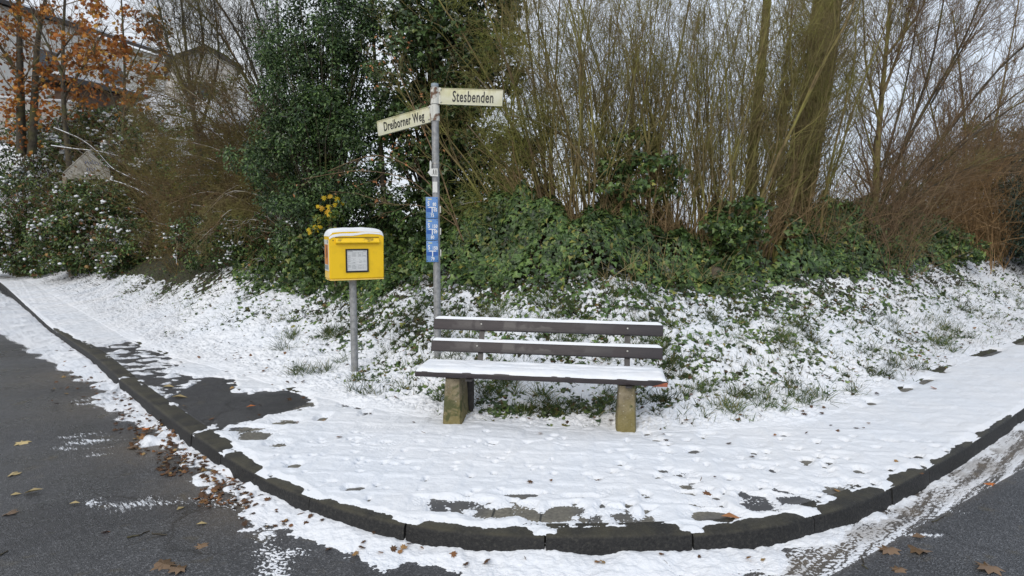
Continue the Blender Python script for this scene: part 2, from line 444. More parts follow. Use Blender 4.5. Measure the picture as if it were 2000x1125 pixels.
# pavement between kerb and bank: slabs round the corner, asphalt path to the left
thp = np.linspace(-0.718, 0.745, 900)
u = np.linspace(0, 1, 40)
r0 = rk(thp) * 1.0 + 0.03; r1 = rb(thp) + 0.25
R = r0[None] + (r1 - r0)[None] * u[:, None]
px_, py_ = R * np.sin(thp)[None], R * np.cos(thp)[None]
kd = kdist(px_, py_)
zz = np.where(kd < 0.125, ZP - 0.06, ZP - 0.006) + 0.003 * fbm(px_ * 1.3, py_ * 1.3, 2)
la, lb = gp(432, 850, ZP), gp(604, 786, ZP)
side = (lb[0] - la[0]) * (py_ - la[1]) - (lb[1] - la[1]) * (px_ - la[0])
far_left = (px_ < gp(604, 786, ZP)[0] - 0.02)
fc = grid_faces(*px_.shape)
isleft = (side.ravel()[fc].mean(1) > 0) & (px_.ravel()[fc].mean(1) < 0)
Vp = np.stack([px_, py_, zz], -1).reshape(-1, 3)
for nm, msk, mt in (('pavement', ~isleft, M_slab), ('path', isleft, M_path)):
    v, f, _ = compact(Vp, fc[msk]); tag(mesh_np(nm, v, f, mt, smooth=True), kind='structure')

# embankment: soil under the snow
th = np.linspace(-0.80, 0.80, 700)
rows = 420
r0 = rb(th) * 1.0 - 0.15; r1 = np.maximum(70.0, r0 * 1.5)
uu = np.linspace(0, 1, rows)[:, None] ** 1.25
R = r0[None] * (r1 / r0)[None] ** uu
ex, ey = R * np.sin(th)[None], R * np.cos(th)[None]
es = bdist(ex, ey)
def tufts(x, y, s): return np.clip(s / 0.3, 0, 1) * (0.016 * fbm(x * 6, y * 6, 3) + 0.010 * fbm(x * 19, y * 19, 2))
ez = base_h(ex, ey, es) - np.where(es < 0.02, 0.05, 0.0) + tufts(ex, ey, es)
ev = np.stack([ex, ey, ez], -1).reshape(-1, 3)
tag(mesh_np('embankment', ev, grid_faces(*ex.shape), M_soil), kind='structure')

# ------------------------------------------------------------------ snow as a real layer: ground height + thickness
BARE = pxpoly([(160, 668), (215, 678), (262, 664), (310, 678), (338, 702), (345, 728), (430, 738), (470, 762), (560, 764), (612, 778), (585, 798), (520, 812), (432, 842), (372, 838), (300, 790), (232, 738)], ZP)
def ell(px, py, a, b, z):
    c = gp(px, py, z); d = c[1]; return c[0], c[1], a * d / F, max(0.02, b * d * d / (F * (CAMZ - z)))
slabs = [(890, 986, 42, 12), (862, 996, 20, 7), (965, 1000, 48, 15), (1070, 1010, 46, 17), (1155, 1016, 30, 14), (1240, 1016, 46, 13), (1215, 1008, 30, 8), (1392, 1006, 48, 13), (1490, 986, 46, 16), (1470, 972, 26, 9),
         (690, 956, 20, 5), (500, 850, 44, 12), (545, 868, 20, 6), (572, 911, 14, 6), (480, 838, 40, 5), (560, 824, 30, 6), (630, 818, 12, 6), (440, 862, 18, 6), (560, 788, 26, 10),
         (535, 800, 40, 10), (1105, 996, 40, 10), (1640, 958, 26, 12), (1660, 945, 14, 7), (1620, 905, 12, 5), (1325, 927, 26, 6), (1338, 950, 22, 8), (1300, 920, 14, 4), (1010, 968, 40, 6), (1140, 972, 30, 3), (1560, 975, 40, 12), (700, 795, 14, 5), (680, 792, 16, 5), (712, 809, 9, 5)]
drip_px = [(x, y) for x, y in zip(np.random.default_rng(9).uniform(520, 1900, 250), np.random.default_rng(10).uniform(845, 990, 250))]
patch_e = [ell(a, b, c, d, ZP) for a, b, c, d in slabs]
rg = np.random.default_rng(21)
drips = []
for (a, b) in drip_px:
    c = gp(a, b, ZP)
    r = rg.uniform(0.007, 0.020) if a < 1150 else rg.uniform(0.009, 0.029)
    drips.append((c[0], c[1], r * rg.uniform(0.8, 1.8), r * rg.uniform(0.8, 1.5)))
def veg_edge(x, y, s):
    """0 on open snow, 1 where the plants shelter the ground"""
    q = x / np.maximum(y, .1)
    e = np.interp(q, [-0.75, -0.60, -0.46, -0.23, -0.08, 0.08, 0.23, 0.38, 0.54, 0.75], [1.2, 1.7, 2.2, 2.45, 2.8, 3.05, 2.9, 2.75, 2.9, 2.9])
    e = e + 0.45 * fbm(x * 0.8, y * 0.8, 2) + 0.15 * fbm(x * 3.1, y * 3.1, 2)
    return sstep(-1.55, 0.35, s * rightf(q) - e)
def pave_t(x, y, k):
    t = 0.016 + 0.006 * fbm(x * 1.7, y * 1.7, 3) + 0.0055 * fbm(x * 7, y * 7, 3)
    fine = perlin(x * 70, y * 70) + 0.7 * perlin(x * 150, y * 150)
    for (cx, cy, ra, rb_) in patch_e:
        m = (np.abs(x - cx) < 2.2 * ra) & (np.abs(y - cy) < 2.2 * rb_)
        if not m.any(): continue
        xs, ys = x[m], y[m]
        e = ((np.abs(xs - cx) / ra / 1.12) ** 3 + (np.abs(ys - cy) / rb_ / 1.12) ** 3) ** (1 / 3) + 0.22 * fbm(xs * 9, ys * 9, 2)
        w = sstep(0.55, 1.45, e); t[m] = t[m] * w + (1 - w) * (-0.0062 - 0.005 * sstep(0.7, 0.1, e))
    for (cx, cy, ra, rb_) in drips:
        m = (np.abs(x - cx) < 3.4 * ra) & (np.abs(y - cy) < 3.4 * rb_)
        if not m.any(): continue
        xs, ys = x[m], y[m]
        e = np.sqrt(((xs - cx) / ra) ** 2 + ((ys - cy) / rb_) ** 2) + 0.3 * perlin(xs * 40, ys * 40)
        t[m] -= (0.034 if (cx * 7919) % 1 < 0.82 else 0.008) * np.exp(-e ** 2 * 1.15)
    # bare slab faces along the kerb, snow kept in the joints
    ju = x * math.cos(-0.12) + y * math.sin(-0.12); jv = -x * math.sin(-0.12) + y * math.cos(-0.12)
    dj = np.minimum(np.abs((ju / 0.24 + 0.5) % 1 - 0.5), np.abs((jv / 0.24 + 0.5) % 1 - 0.5)) * 0.24
    jm = sstep(0.012, 0.040, dj + 0.008 * fbm(x * 12, y * 12, 2))
    t -= 0.0045 * (jm - 0.5)
    pq = 1000 + F * x / np.maximum(y, .1)
    B = sstep(0.42, 0.27, k + 0.07 * fbm(x * 5 + 2, y * 5, 2)) * sstep(0.145, 0.19, k) * sstep(780, 860, pq) * sstep(1680, 1580, pq) * jm * sstep(-0.30, 0.05, fbm(x * 2.7 + 8, y * 2.7, 2) + 0.12)
    t = t * (1 - B) - 0.0085 * B
    # little mounds
    t += 0.003 * fbm(x * 2.9 + 31, y * 2.9, 2)
    sd = poly_sd(x, y, BARE)
    out = -sd + 0.16 * fbm(x * 2.4, y * 2.4, 2) + 0.07 * fbm(x * 9, y * 9, 3)
    t = np.minimum(t, 0.28 * out)
    isl = (sd > 0) & (x < gp(420, 730, ZP)[0])
    t = np.where(isl, np.maximum(t, 0.03 * (fbm(x * 5 + 5, y * 9, 3) - 0.34) - 0.002), t)
    t += np.where(np.abs(t + 0.004) < 0.012, 0.0042 * fine, 0.0008 * fine)
    th = np.arctan2(x, y); pxx = 1000 + F * np.tan(th)
    k0 = np.interp(pxx, [0, 90, 160, 420, 470, 620, 800, 1000, 1550, 1640, 1760, 1850, 2000], [.02, .02, .09, .12, .09, .04, .05, .08, .085, .09, .08, .045, .03])
    k0 = k0 + 0.022 * fbm(x * 3.3, y * 3.3, 2) + 0.012 * fbm(x * 14, y * 14, 2)
    for jp in JP[30:60]:
        m = np.hypot(x - jp[0], y - jp[1]) < 0.25
        if m.any(): k0[m] -= 0.085 * np.exp(-((np.hypot(x[m] - jp[0], y[m] - jp[1]) - 0.03) / 0.055) ** 2)
    k0 = np.maximum(k0, 0.022)
    return np.minimum(t, 0.5 * (k - k0) - 0.001 + 0.002 * fine * (np.abs(k - k0) < 0.02))
UB = np.array([*gp(1050, 812, ZP)])
def bank_t(x, y, s):
    wx = x + 0.03 * perlin(x * 9, y * 9); wy = y + 0.03 * perlin(x * 9 + 50, y * 9)
    n1 = perlin(wx * 7.5, wy * 7.5); n2 = perlin(wx * 17 + 9, wy * 17); n3 = perlin(wx * 38, wy * 38 + 7); n4 = fbm(x * 1.3, y * 1.3, 2)
    lump = 0.34 * n1 + 0.60 * n2 + 0.52 * n3 + 0.22 * perlin(wx * 75, wy * 75)
    q = x / np.maximum(y, .1)
    v = veg_edge(x, y, s)
    left = sstep(-0.12, -0.36, q)
    cover = 0.425 + 0.17 * left - 0.40 * v + 0.16 * n4 + 0.10 * fbm(x * 4, y * 4, 2) * (1 - left)
    cover += 0.28 * sstep(0.45, 0.0, s) + 0.08 * sstep(1.4, 0.6, s)
    ub = np.exp(-(((x - UB[0]) / 0.52) ** 2 + ((y - UB[1]) / 0.17) ** 2) ** 1.2)
    cover -= 0.42 * ub
    t = 0.060 * (cover - 0.28 + lump * (0.62 - 0.20 * left))
    return np.where(t > 0.02, 0.02 + (t - 0.02) * 0.55, t)
def snow_t(x, y, s, k):
    w = sstep(-0.04, 0.16, s + 0.06 * fbm(x * 4, y * 4, 2))
    t = np.where(w > 0, bank_t(x, y, s), 0) * w + pave_t(x, y, k) * (1 - w)
    # melted edge where bank meets pavement on the right
    q = x / np.maximum(y, .1)
    e = np.exp(-((s - 0.02) / 0.07) ** 2) * sstep(0.40, 0.52, q) * sstep(-0.1, 0.25, fbm(x * 1.8 + 3, y * 1.8, 2))
    return t - 0.055 * e
cols, rws = 1320, 820
th = np.linspace(-0.735, 0.76, cols)
ra = rk(th) + 0.02
rbk = rb(th)
ro = np.maximum(rbk + 4.6, rbk * np.interp(np.tan(th), [-0.8, -0.55, -0.3, 0.3, 0.55, 0.8], [1.7, 1.65, 1.3, 1.3, 1.7, 2.2]))
ro = np.minimum(ro, np.maximum(ra * 1.35, 30))
uu = np.linspace(0, 1, rws)[:, None]
R = ra[None] * (ro / ra)[None] ** uu
sx, sy = R * np.sin(th)[None], R * np.cos(th)[None]
ss = bdist(sx, sy); sk = kdist(sx, sy)
T = snow_t(sx, sy, ss, sk)
sz = base_h(sx, sy, ss) + T + tufts(sx, sy, ss) * 0.8
keep = np.maximum.reduce([T[:-1, :-1], T[1:, :-1], T[:-1, 1:], T[1:, 1:]]) > -0.012
f = grid_faces(rws, cols, keep)
v, f, _ = compact(np.stack([sx, sy, sz], -1).reshape(-1, 3), f)
tag(mesh_np('snow', v, f, M_snow), kind='stuff')
# snow on the hillside behind the houses' garden
th2 = np.linspace(-0.80, -0.17, 260); R2 = np.geomspace(17, 68, 300)[:, None] * np.ones_like(th2)[None]
hx, hy = R2 * np.sin(th2)[None], R2 * np.cos(th2)[None]
hs = bdist(hx, hy)
ht = 0.12 * (0.62 + fbm(hx * 0.9, hy * 0.9, 4) * 0.9) * np.where(hs > 4, 1, 0) - np.where(hs > 4, 0, 0.3)
hz = base_h(hx, hy, hs) + ht
keep = np.maximum(ht[:-1, :-1], ht[1:, 1:]) > -0.05
v, f, _ = compact(np.stack([hx, hy, hz], -1).reshape(-1, 3), grid_faces(*hx.shape, keep))
tag(mesh_np('hillside_snow', v, f, M_snow), kind='stuff')

# snow left on the road along the kerb
ROADSNOW = pxpoly([(-700, 640), (-30, 640), (30, 668), (90, 705), (170, 745), (215, 800), (290, 838), (345, 880), (395, 925), (430, 962), (488, 1010), (520, 1045), (600, 1068), (700, 1088), (830, 1112), (950, 1145), (1300, 1150), (1480, 1120), (1560, 1082), (1640, 1046), (1730, 1008), (1800, 958), (1900, 896), (2010, 828), (2300, 690),
                   (2300, 500), (1500, 900), (1200, 1030), (800, 1000), (450, 860), (200, 690), (60, 600), (-200, 480)])
LITTER = [ell(a, b, c, d, 0) for a, b, c, d in [(330, 860, 80, 45), (430, 935, 60, 28), (470, 965, 55, 18), (250, 770, 60, 35)]]
SEAM = [pxpoly([(80, 985), (150, 980), (230, 988), (330, 982), (400, 976), (450, 985)]), pxpoly([(515, 1040), (528, 1080), (540, 1110), (550, 1135)])]
THIN = [ell(a, b, c, d, 0) for a, b, c, d in [(175, 862, 60, 14), (205, 880, 34, 9), (130, 855, 46, 5), (150, 790, 34, 10), (60, 985, 26, 4), (120, 983, 34, 5), (560, 1085, 30, 30), (1885, 1000, 46, 6), (1800, 1045, 40, 5)]]
E1 = np.array([math.sin(0.80), math.cos(0.80)])
def road_t(x, y):
    """thickness and dirt of the snow on the road"""
    sd = poly_sd(x, y, ROADSNOW)
    fine = perlin(x * 60, y * 60) + 0.8 * perlin(x * 130, y * 130)
    t = np.minimum(0.046 + 0.018 * fbm(x * 2.3, y * 2.3, 3) + 0.008 * fbm(x * 9, y * 9, 2), 0.16 * (sd + 0.10 * fbm(x * 4, y * 4, 3) + 0.03 * fbm(x * 22, y * 22, 3)))
    for (cx, cy, a, b) in LITTER:
        e = np.sqrt(((x - cx) / a) ** 2 + ((y - cy) / b) ** 2)
        t -= sstep(1.3, 0.5, e) * (0.006 - 0.050 * np.abs(perlin(x * 5.5 + 1, y * 5.5)) + 0.02 * perlin(x * 13, y * 13))
    dirt = np.zeros_like(x)
    thin = np.full_like(x, -1.0)
    for sm in SEAM:
        d = segdist(x, y, sm); thin = np.maximum(thin, -0.0008 - d * 0.04 + 0.0028 * fbm(x * 5, y * 5, 2) + 0.0024 * fine)
    for (cx, cy, a, b) in THIN:
        e = np.sqrt(((x - cx) / a) ** 2 + ((y - cy) / b) ** 2); thin = np.maximum(thin, 0.0035 * (0.5 - e) + 0.005 * fbm(x * 3, y * 11, 3) + 0.003 * fine - 0.0030)
    thin = np.minimum(thin, 0.006)
    m = (np.abs(x) < 12) & (x > 0) & (y < 12)
    if m.any():
        xs, ys = x[m], y[m]
        sl = poly_sd(xs, ys, SLUSH)
        a = xs * E1[0] + ys * E1[1]; b = xs * E1[1] - ys * E1[0]
        b = b + 0.035 * fbm(a * 1.3, b * 0.7, 2)
        st = perlin(a * 0.9, b * 17) + 0.6 * perlin(a * 2.2, b * 40 + 3) + 0.35 * perlin(a * 30, b * 30)
        ts = np.minimum(0.0035 * (st + 0.02) + 0.0012 * fine[m], 0.006)
        ts = np.where(sl > -0.05, ts, -1)
        thin[m] = np.maximum(thin[m], ts)
        dirt[m] = sstep(0.0, 0.10, sl + 0.05) * (t[m] < 0.004) * (0.25 + 0.5 * sstep(-0.2, 0.35, fbm(xs * 3.5, ys * 3.5, 2)))
    t = np.maximum(t, thin)
    t += np.where(np.abs(t) < 0.010, 0.0028 * fine, 0.0008 * fine)
    return t, dirt
cols2, rws2 = 1200, 520
th = np.linspace(-0.735, 0.76, cols2)
rkk = rk(th)
ri = np.where(th < 0, np.maximum(2.2, rkk * np.interp(th, [-0.72, -0.55, -0.3, 0], [0.25, 0.5, 0.62, 0.72])), np.maximum(2.2, rkk * 0.62))
uu = np.linspace(0, 1, rws2)[:, None]
R = ri[None] * ((rkk + 0.06) / ri)[None] ** uu
rx, ry = R * np.sin(th)[None], R * np.cos(th)[None]
T, D = road_t(rx, ry)
keep = np.maximum.reduce([T[:-1, :-1], T[1:, :-1], T[:-1, 1:], T[1:, 1:]]) > -0.008
v, f, a_ = compact(np.stack([rx, ry, T], -1).reshape(-1, 3), grid_faces(rws2, cols2, keep), {'dirt': D})
tag(mesh_np('road_snow', v, f, M_snow, attr=a_), kind='stuff')

# ------------------------------------------------------------------ sky and sun
w = bpy.data.worlds.new('World'); S.world = w; w.use_nodes = True
nt = w.node_tree; bg = nt.nodes['Background']
SUN_EL, SUN_AZ = math.radians(33), math.radians(-158)     # azimuth from +Y towards +X: behind the camera to the left
sk_ = nd(nt, 'ShaderNodeTexSky', sky_type='NISHITA', sun_disc=False); sk_.sun_elevation = SUN_EL; sk_.sun_rotation = SUN_AZ
tc = nd(nt, 'ShaderNodeTexCoord'); sx_ = nd(nt, 'ShaderNodeSeparateXYZ'); nt.links.new(tc.outputs['Generated'], sx_.inputs[0])
nz = nd(nt, 'ShaderNodeTexNoise'); nz.inputs['Scale'].default_value = 2.2; nz.inputs['Detail'].default_value = 5; nt.links.new(tc.outputs['Generated'], nz.inputs['Vector'])
cl = ramp(nt, nz.outputs['Fac'], [(0.3, (7.6, 8.25, 9.3)), (0.7, (9.3, 9.5, 9.7))])
warm = ramp(nt, sx_.outputs['X'], [(0.0, (1, 1, 1)), (0.25, (0.90, 0.95, 1.02))])
cl = mix(nt, 1.0, cl, warm, 'MULTIPLY')
skc = mix(nt, 0.86, sk_.outputs['Color'], cl)
nt.links.new(skc, bg.inputs['Color']); bg.inputs["Strength"].default_value = 0.09
sd = bpy.data.lights.new('sun', 'SUN'); sd.energy = 1.5; sd.angle = math.radians(38); sd.color = (1.0, 0.94, 0.85)
so = bpy.data.objects.new('sun', sd); COL.objects.link(so)
dirv = Vector((math.sin(SUN_AZ) * math.cos(SUN_EL), math.cos(SUN_AZ) * math.cos(SUN_EL), math.sin(SUN_EL)))
so.rotation_euler = dirv.to_track_quat('Z', 'Y').to_euler()
S.view_settings.view_transform = 'Standard'; S.view_settings.look = 'None'; S.view_settings.exposure = 0.27; S.view_settings.gamma = 1.0
# ------------------------------------------------------------------ park bench
M_wood = None
def wood_mat():
    m, nt, b = nmat('bench wood')
    mp = nd(nt, 'ShaderNodeMapping'); mp.inputs['Scale'].default_value = (4, 30, 30); nt.links.new(coords(nt), mp.inputs['Vector'])
    g = noise(nt, 3.0, 6, vec=mp.outputs[0])
    col = ramp(nt, g, [(0.3, (0.024, 0.019, 0.021)), (0.55, (0.032, 0.025, 0.027)), (0.8, (0.042, 0.032, 0.033))])
    wet = ramp(nt, noise(nt, 4.0, 4, dist=0.4), [(0.48, 0.0), (0.53, 1.0)])
    col = mix(nt, math_(nt, 'MULTIPLY', wet, 0.35), col, (0.017, 0.015, 0.018))
    sp_ = ramp(nt, noise(nt, 55, 3), [(0.68, 0.0), (0.74, 1.0)])
    col = mix(nt, math_(nt, 'MULTIPLY', sp_, 0.25), col, (0.08, 0.05, 0.042))
    setc(nt, b, col)
    nt.links.new(ramp(nt, wet, [(0, 0.6), (1, 0.42)]), b.inputs['Roughness'])
    bump(nt, b, g, 0.25, 0.003); return m
M_wood = wood_mat()
def concrete_mat():
    m, nt, b = nmat('bench concrete')
    col = ramp(nt, noise(nt, 18, 6), [(0.3, (0.12, 0.098, 0.062)), (0.55, (0.215, 0.18, 0.12)), (0.75, (0.29, 0.25, 0.175))])
    v = nd(nt, 'ShaderNodeTexVoronoi'); v.inputs['Scale'].default_value = 70; nt.links.new(coords(nt), v.inputs['Vector'])
    sep = nd(nt, 'ShaderNodeSeparateColor'); nt.links.new(v.outputs['Color'], sep.inputs[0])
    peb = math_(nt, 'MULTIPLY', ramp(nt, sep.outputs[0], [(0.72, 0.0), (0.76, 1.0)]), ramp(nt, v.outputs['Distance'], [(0.25, 1.0), (0.4, 0.0)]))
    col = mix(nt, math_(nt, 'MULTIPLY', peb, 0.7), col, mix(nt, sep.outputs[1], (0.07, 0.055, 0.04), (0.46, 0.43, 0.37)))
    t = nd(nt, 'ShaderNodeTexCoord'); s = nd(nt, 'ShaderNodeSeparateXYZ'); nt.links.new(t.outputs['Object'], s.inputs[0])
    low = ramp(nt, math_(nt, 'ADD', s.outputs['Z'], math_(nt, 'MULTIPLY', math_(nt, 'SUBTRACT', noise(nt, 8, 4), 0.5), 0.5)), [(0.04, 1.0), (0.30, 0.0)])
    col = mix(nt, math_(nt, 'MULTIPLY', low, 0.65), col, (0.165, 0.135, 0.028))
    mo = ramp(nt, noise(nt, 9, 5, dist=0.3), [(0.53, 0.0), (0.60, 1.0)])
    col = mix(nt, math_(nt, 'MULTIPLY', mo, 0.85), col, (0.045, 0.055, 0.014))
    setc(nt, b, col); b.inputs['Roughness'].default_value = 0.85
    bump(nt, b, math_(nt, 'ADD', noise(nt, 60, 4), v.outputs['Distance']), 0.5, 0.006); return m
M_conc = concrete_mat()
M_iron = basic('painted iron', (0.022, 0.020, 0.020), 0.5, c2=(0.05, 0.045, 0.045), scale=40)
M_bolt = basic('galvanised bolt', (0.35, 0.34, 0.32), 0.4, metal=0.7)
def snow_strip(name, x0, x1, ydep, z0, h, parent, y0=0.0, nx=150, ny=9, grooves=(), seed=0, over=0.006, mat=None):
    """a rounded bar of settled snow lying on a plank; x along, y across"""
    xs = np.linspace(x0, x1, nx); v = np.linspace(-1, 1, ny)
    X, Vv = np.meshgrid(xs, v, indexing='ij')
    Y = y0 + Vv * (ydep / 2 + over) * (1 + 0.05 * perlin(X * 14 + seed, Vv * 0.5 + seed))
    edge = np.clip(1 - np.abs(Vv) ** 4, 0, 1) ** 0.5
    ends = np.clip(np.minimum(X - x0, x1 - X) / 0.035, 0, 1) ** 0.5
    Z = h * (1 + 0.22 * perlin(X * 5 + seed * 3.1, Y * 9) + 0.10 * perlin(X * 22 + seed, Y * 22))
    for gpos in grooves: Z = Z - 0.010 * np.exp(-((Y - gpos) / 0.014) ** 2) * (0.7 + 0.5 * perlin(X * 3, Y * 0 + gpos * 9))
    Z = z0 + Z * edge * ends
    Z[:, 0] = z0 - 0.004; Z[:, -1] = z0 - 0.004; Z[0] = z0 - 0.004; Z[-1] = z0 - 0.004
    return mesh_np(name, np.stack([X, Y, Z], -1).reshape(-1, 3), grid_faces(nx, ny)[:, ::-1], mat or M_cap, parent)
pl_, pr_ = gp(886, 828, ZP), gp(1222, 842, ZP)
bc = (pl_ + pr_) / 2; ba = math.atan2(pr_[1] - pl_[1], pr_[0] - pl_[0]); half = np.linalg.norm(pr_ - pl_) / 2
bench = empty('park_bench', (bc[0], bc[1], ZP), ba); bench.rotation_euler.y = math.radians(0.55)
tag(bench, 'dark brown wooden bench on two concrete posts with snow lying on its planks', 'bench')
Zs = 0.395   # top of the seat above the pavement
L = 0.885
# seat planks (front one nearest the camera), y grows towards the bank
for i, yy in enumerate((-0.025, 0.10, 0.225)):
    p = BM().box(0, yy, Zs - 0.021, 2 * L * (1.0, 1.003, 0.995)[i], 0.112, 0.042, bev=0.006).done('seat_plank', M_wood, bench, smooth=True, autos=35)
    if i == 0: front_plank = p
M_raw = basic('bare split wood', (0.20, 0.055, 0.028), 0.7, c2=(0.32, 0.10, 0.05), scale=40)
chip = BM().prism([(L - 0.10, Zs - 0.0425), (L + 0.0025, Zs - 0.0425), (L + 0.0025, Zs - 0.012), (L - 0.02, Zs - 0.016), (L - 0.06, Zs - 0.030)], -0.0825, -0.075).done('worn_corner', M_raw, front_plank)
snow_strip('snow_cap', -L + 0.003, L - 0.003, 0.362, Zs, 0.030, bench, y0=0.10, nx=220, ny=46, grooves=(0.037, 0.162), seed=2, over=0.002)
tilt = math.radians(20)
def back_plank(cy, cz, seed, dx):
    p = BM().box(dx, 0, 0, 2 * L - 0.015, 0.034, 0.088, bev=0.006).done('backrest_plank', M_wood, bench, smooth=True, autos=35)
    p.location = (0, cy, cz); p.rotation_euler = (-tilt, 0, 0)
    s_ = snow_strip('snow_cap', dx - L + 0.012, dx + L - 0.012, 0.036, 0.040, 0.021, p, seed=seed, over=0.003)
    for sx_b in (-half + 0.13 - 0.02, half + 0.01):
        b_ = BM().sphere((sx_b + (0.02 if cz > 0.6 and sx_b < 0 else 0), -0.019, 0.004), 0.0085, 2, (1, 0.5, 1)).done('bolt', M_bolt, p, smooth=True)
    return p
back_plank(0.335, 0.505, 5, 0.008); back_plank(0.402, 0.665, 9, 0.012)
for sgn, bx in ((-1, -half + 0.13), (1, half + 0.01)):
    # flat iron bracket: runs under the seat and up behind the backrest
    bm = BM()
    bm.box(bx, 0.10, Zs - 0.050, 0.045, 0.42, 0.010)
    rot = Matrix.Rotation(-tilt, 3, 'X')
    bm.box(bx + (0.004 if sgn < 0 else 0), 0.360, 0.512, 0.042, 0.009, 0.44, rot)
    if sgn < 0: bm.box(bx - 0.055, 0.245, 0.17, 0.050, 0.040, 0.36)
    bm.done('bracket', M_iron, bench)
def leg(bx, seed):
    """tapered concrete post, rounded rough edges"""
    r = np.random.default_rng(seed); nz_, na = 26, 48
    a = np.linspace(0, 2 * np.pi, na, endpoint=False); z = np.linspace(-0.12, Zs - 0.056, nz_)
    A, Z = np.meshgrid(a, z); f = np.clip((Z + 0.02) / (Zs - 0.04), 0, 1)
    hw = 0.074 - 0.016 * f; hd = 0.15 - 0.025 * f
    c, s = np.cos(A), np.sin(A); n = 9.0
    rad = (np.abs(c / hw) ** n + np.abs(s / hd) ** n) ** (-1 / n)
    rad = rad + 0.0025 * fbm(A * 3 + seed, Z * 22, 3) - 0.010 * np.clip(fbm(A * 2.2 + seed * 2, Z * 7, 2) - 0.45, 0, 1)
    X, Y = rad * c + bx, rad * s + 0.08
    V = np.stack([X, Y, Z], -1).reshape(-1, 3)
    i = np.arange(nz_ - 1)[:, None] * na + np.arange(na)[None]; j = np.arange(nz_ - 1)[:, None] * na + (np.arange(na)[None] + 1) % na
    Fq = np.stack([i, j, j + na, i + na], -1).reshape(-1, 4)
    top = len(V); V = np.vstack([V, [[bx, 0.08, z[-1] + 0.003]]])
    k = (nz_ - 1) * na; Ft = np.stack([k + np.arange(na), k + (np.arange(na) + 1) % na, np.full(na, top)], -1)
    o = mesh_np('leg', V, [Fq, Ft], M_conc, bench); o.data.set_sharp_from_angle(angle=math.radians(45)); return o
leg(-half, 3); leg(half, 8)

# ------------------------------------------------------------------ letterbox
def yellow_mat(name, c, c2):
    m, nt, b = nmat(name)
    col = mix(nt, ramp(nt, noise(nt, 6, 5), [(0.55, 0.0), (0.8, 0.35)]), c, c2)
    z = normal_z(nt)
    dirt = math_(nt, 'MULTIPLY', ramp(nt, noise(nt, 14, 6), [(0.52, 0.0), (0.66, 1.0)]), ramp(nt, z, [(0.05, 0.10), (0.5, 0.8)]))
    col = mix(nt, dirt, col, (0.14, 0.09, 0.012))
    setc(nt, b, col); b.inputs['Roughness'].default_value = 0.38
    bump(nt, b, noise(nt, 9, 2), 0.05, 0.01); return m
M_yel = yellow_mat('yellow lacquer', (0.80, 0.51, 0.007), (0.66, 0.40, 0.01))
M_yel2 = yellow_mat('faded yellow', (0.80, 0.55, 0.12), (0.62, 0.42, 0.10))
M_galv = basic('galvanised steel', (0.20, 0.205, 0.21), 0.55, metal=0.35, c2=(0.34, 0.345, 0.35), scale=26, bmp=0.05)
M_black = basic('black frame', (0.010, 0.010, 0.010), 0.35)
M_paper = basic('white paper', (0.56, 0.58, 0.58), 0.35, c2=(0.62, 0.63, 0.63), scale=10)
M_ink = basic('grey print', (0.16, 0.17, 0.18), 0.6)
M_letter = basic('black lettering', (0.008, 0.008, 0.009), 0.5)
mb = ongr(689, 732); s_mb = mb[1] / F    # metres per pixel there
yaw = math.radians(25)
MB = empty('letterbox', (mb[0], mb[1], mb[2]), yaw)
tag(MB, 'yellow letterbox with a snow cap standing on a grey steel pole', 'letterbox')
zb = (CAMZ + (440 - 543) * s_mb) - mb[2]; zt = (CAMZ + (440 - 452) * s_mb) - mb[2]
bw, bd = 0.492, 0.25; bh = zt - zb
BM().cyl((0.02, 0.0, -0.25), (0.02, 0.0, zb + 0.03), 0.033, n=28).done('pole', M_galv, MB, smooth=True, autos=40)
# body: front outline with rounded upper corners and a slightly domed top, edges bevelled
pts = []
hw = bw / 2
pts += [(-hw + 0.012, 0), (hw - 0.012, 0), (hw, 0.012)]
for a in np.linspace(0, 90, 7): pts.append((hw - 0.030 + 0.030 * math.cos(math.radians(a)), bh - 0.040 + 0.030 * math.sin(math.radians(a))))
for x in np.linspace(hw - 0.07, -hw + 0.07, 7): pts.append((x, bh - 0.010 + 0.010 * (1 - (x / hw) ** 2)))
for a in np.linspace(90, 180, 7): pts.append((-hw + 0.030 + 0.030 * math.cos(math.radians(a)), bh - 0.040 + 0.030 * math.sin(math.radians(a))))
pts.append((-hw, 0.012))
b_ = BM(); b_.prism(pts, -bd / 2, bd / 2)
ed = [e for e in b_.b.edges if abs(e.verts[0].co.y - e.verts[1].co.y) < 1e-6]
bmesh.ops.bevel(b_.b, geom=ed, offset=0.010, segments=3, affect='EDGES')
body = b_.done('body', M_yel, MB, smooth=True, autos=40); body.location.z = zb
body.location.x = 0.038
def on_front(u, v): return ((u - 0.5) * bw, v * bh)
# slot flap: folded sheet over the opening
x0, z0 = on_front(0.115, 0.735); x1, z1 = on_front(0.905, 0.855)
fl = BM().prism([(0, 0), (-0.012, 0.004), (-0.034, 0.012), (-0.036, 0.020), (-0.006, z1 - z0), (0, z1 - z0 + 0.004)], 0, x1 - x0)
flap = fl.done('slot_flap', M_yel, body); flap.rotation_euler = (0, 0, math.pi / 2); flap.location = (x1, -bd / 2 + 0.001, z0)
flap.scale = (1, 1, 1)
BM().box((x0 + x1) / 2, -bd / 2 - 0.001, z1 + 0.010, x1 - x0 + 0.004, 0.004, 0.006).done('slot_edge', basic('dirty yellow seam', (0.10, 0.065, 0.01), 0.7), body)
BM().box(x0 - 0.022, -bd / 2 - 0.002, (z0 + z1) / 2 + 0.01, 0.007, 0.006, 0.007).done('lock', M_black, body)
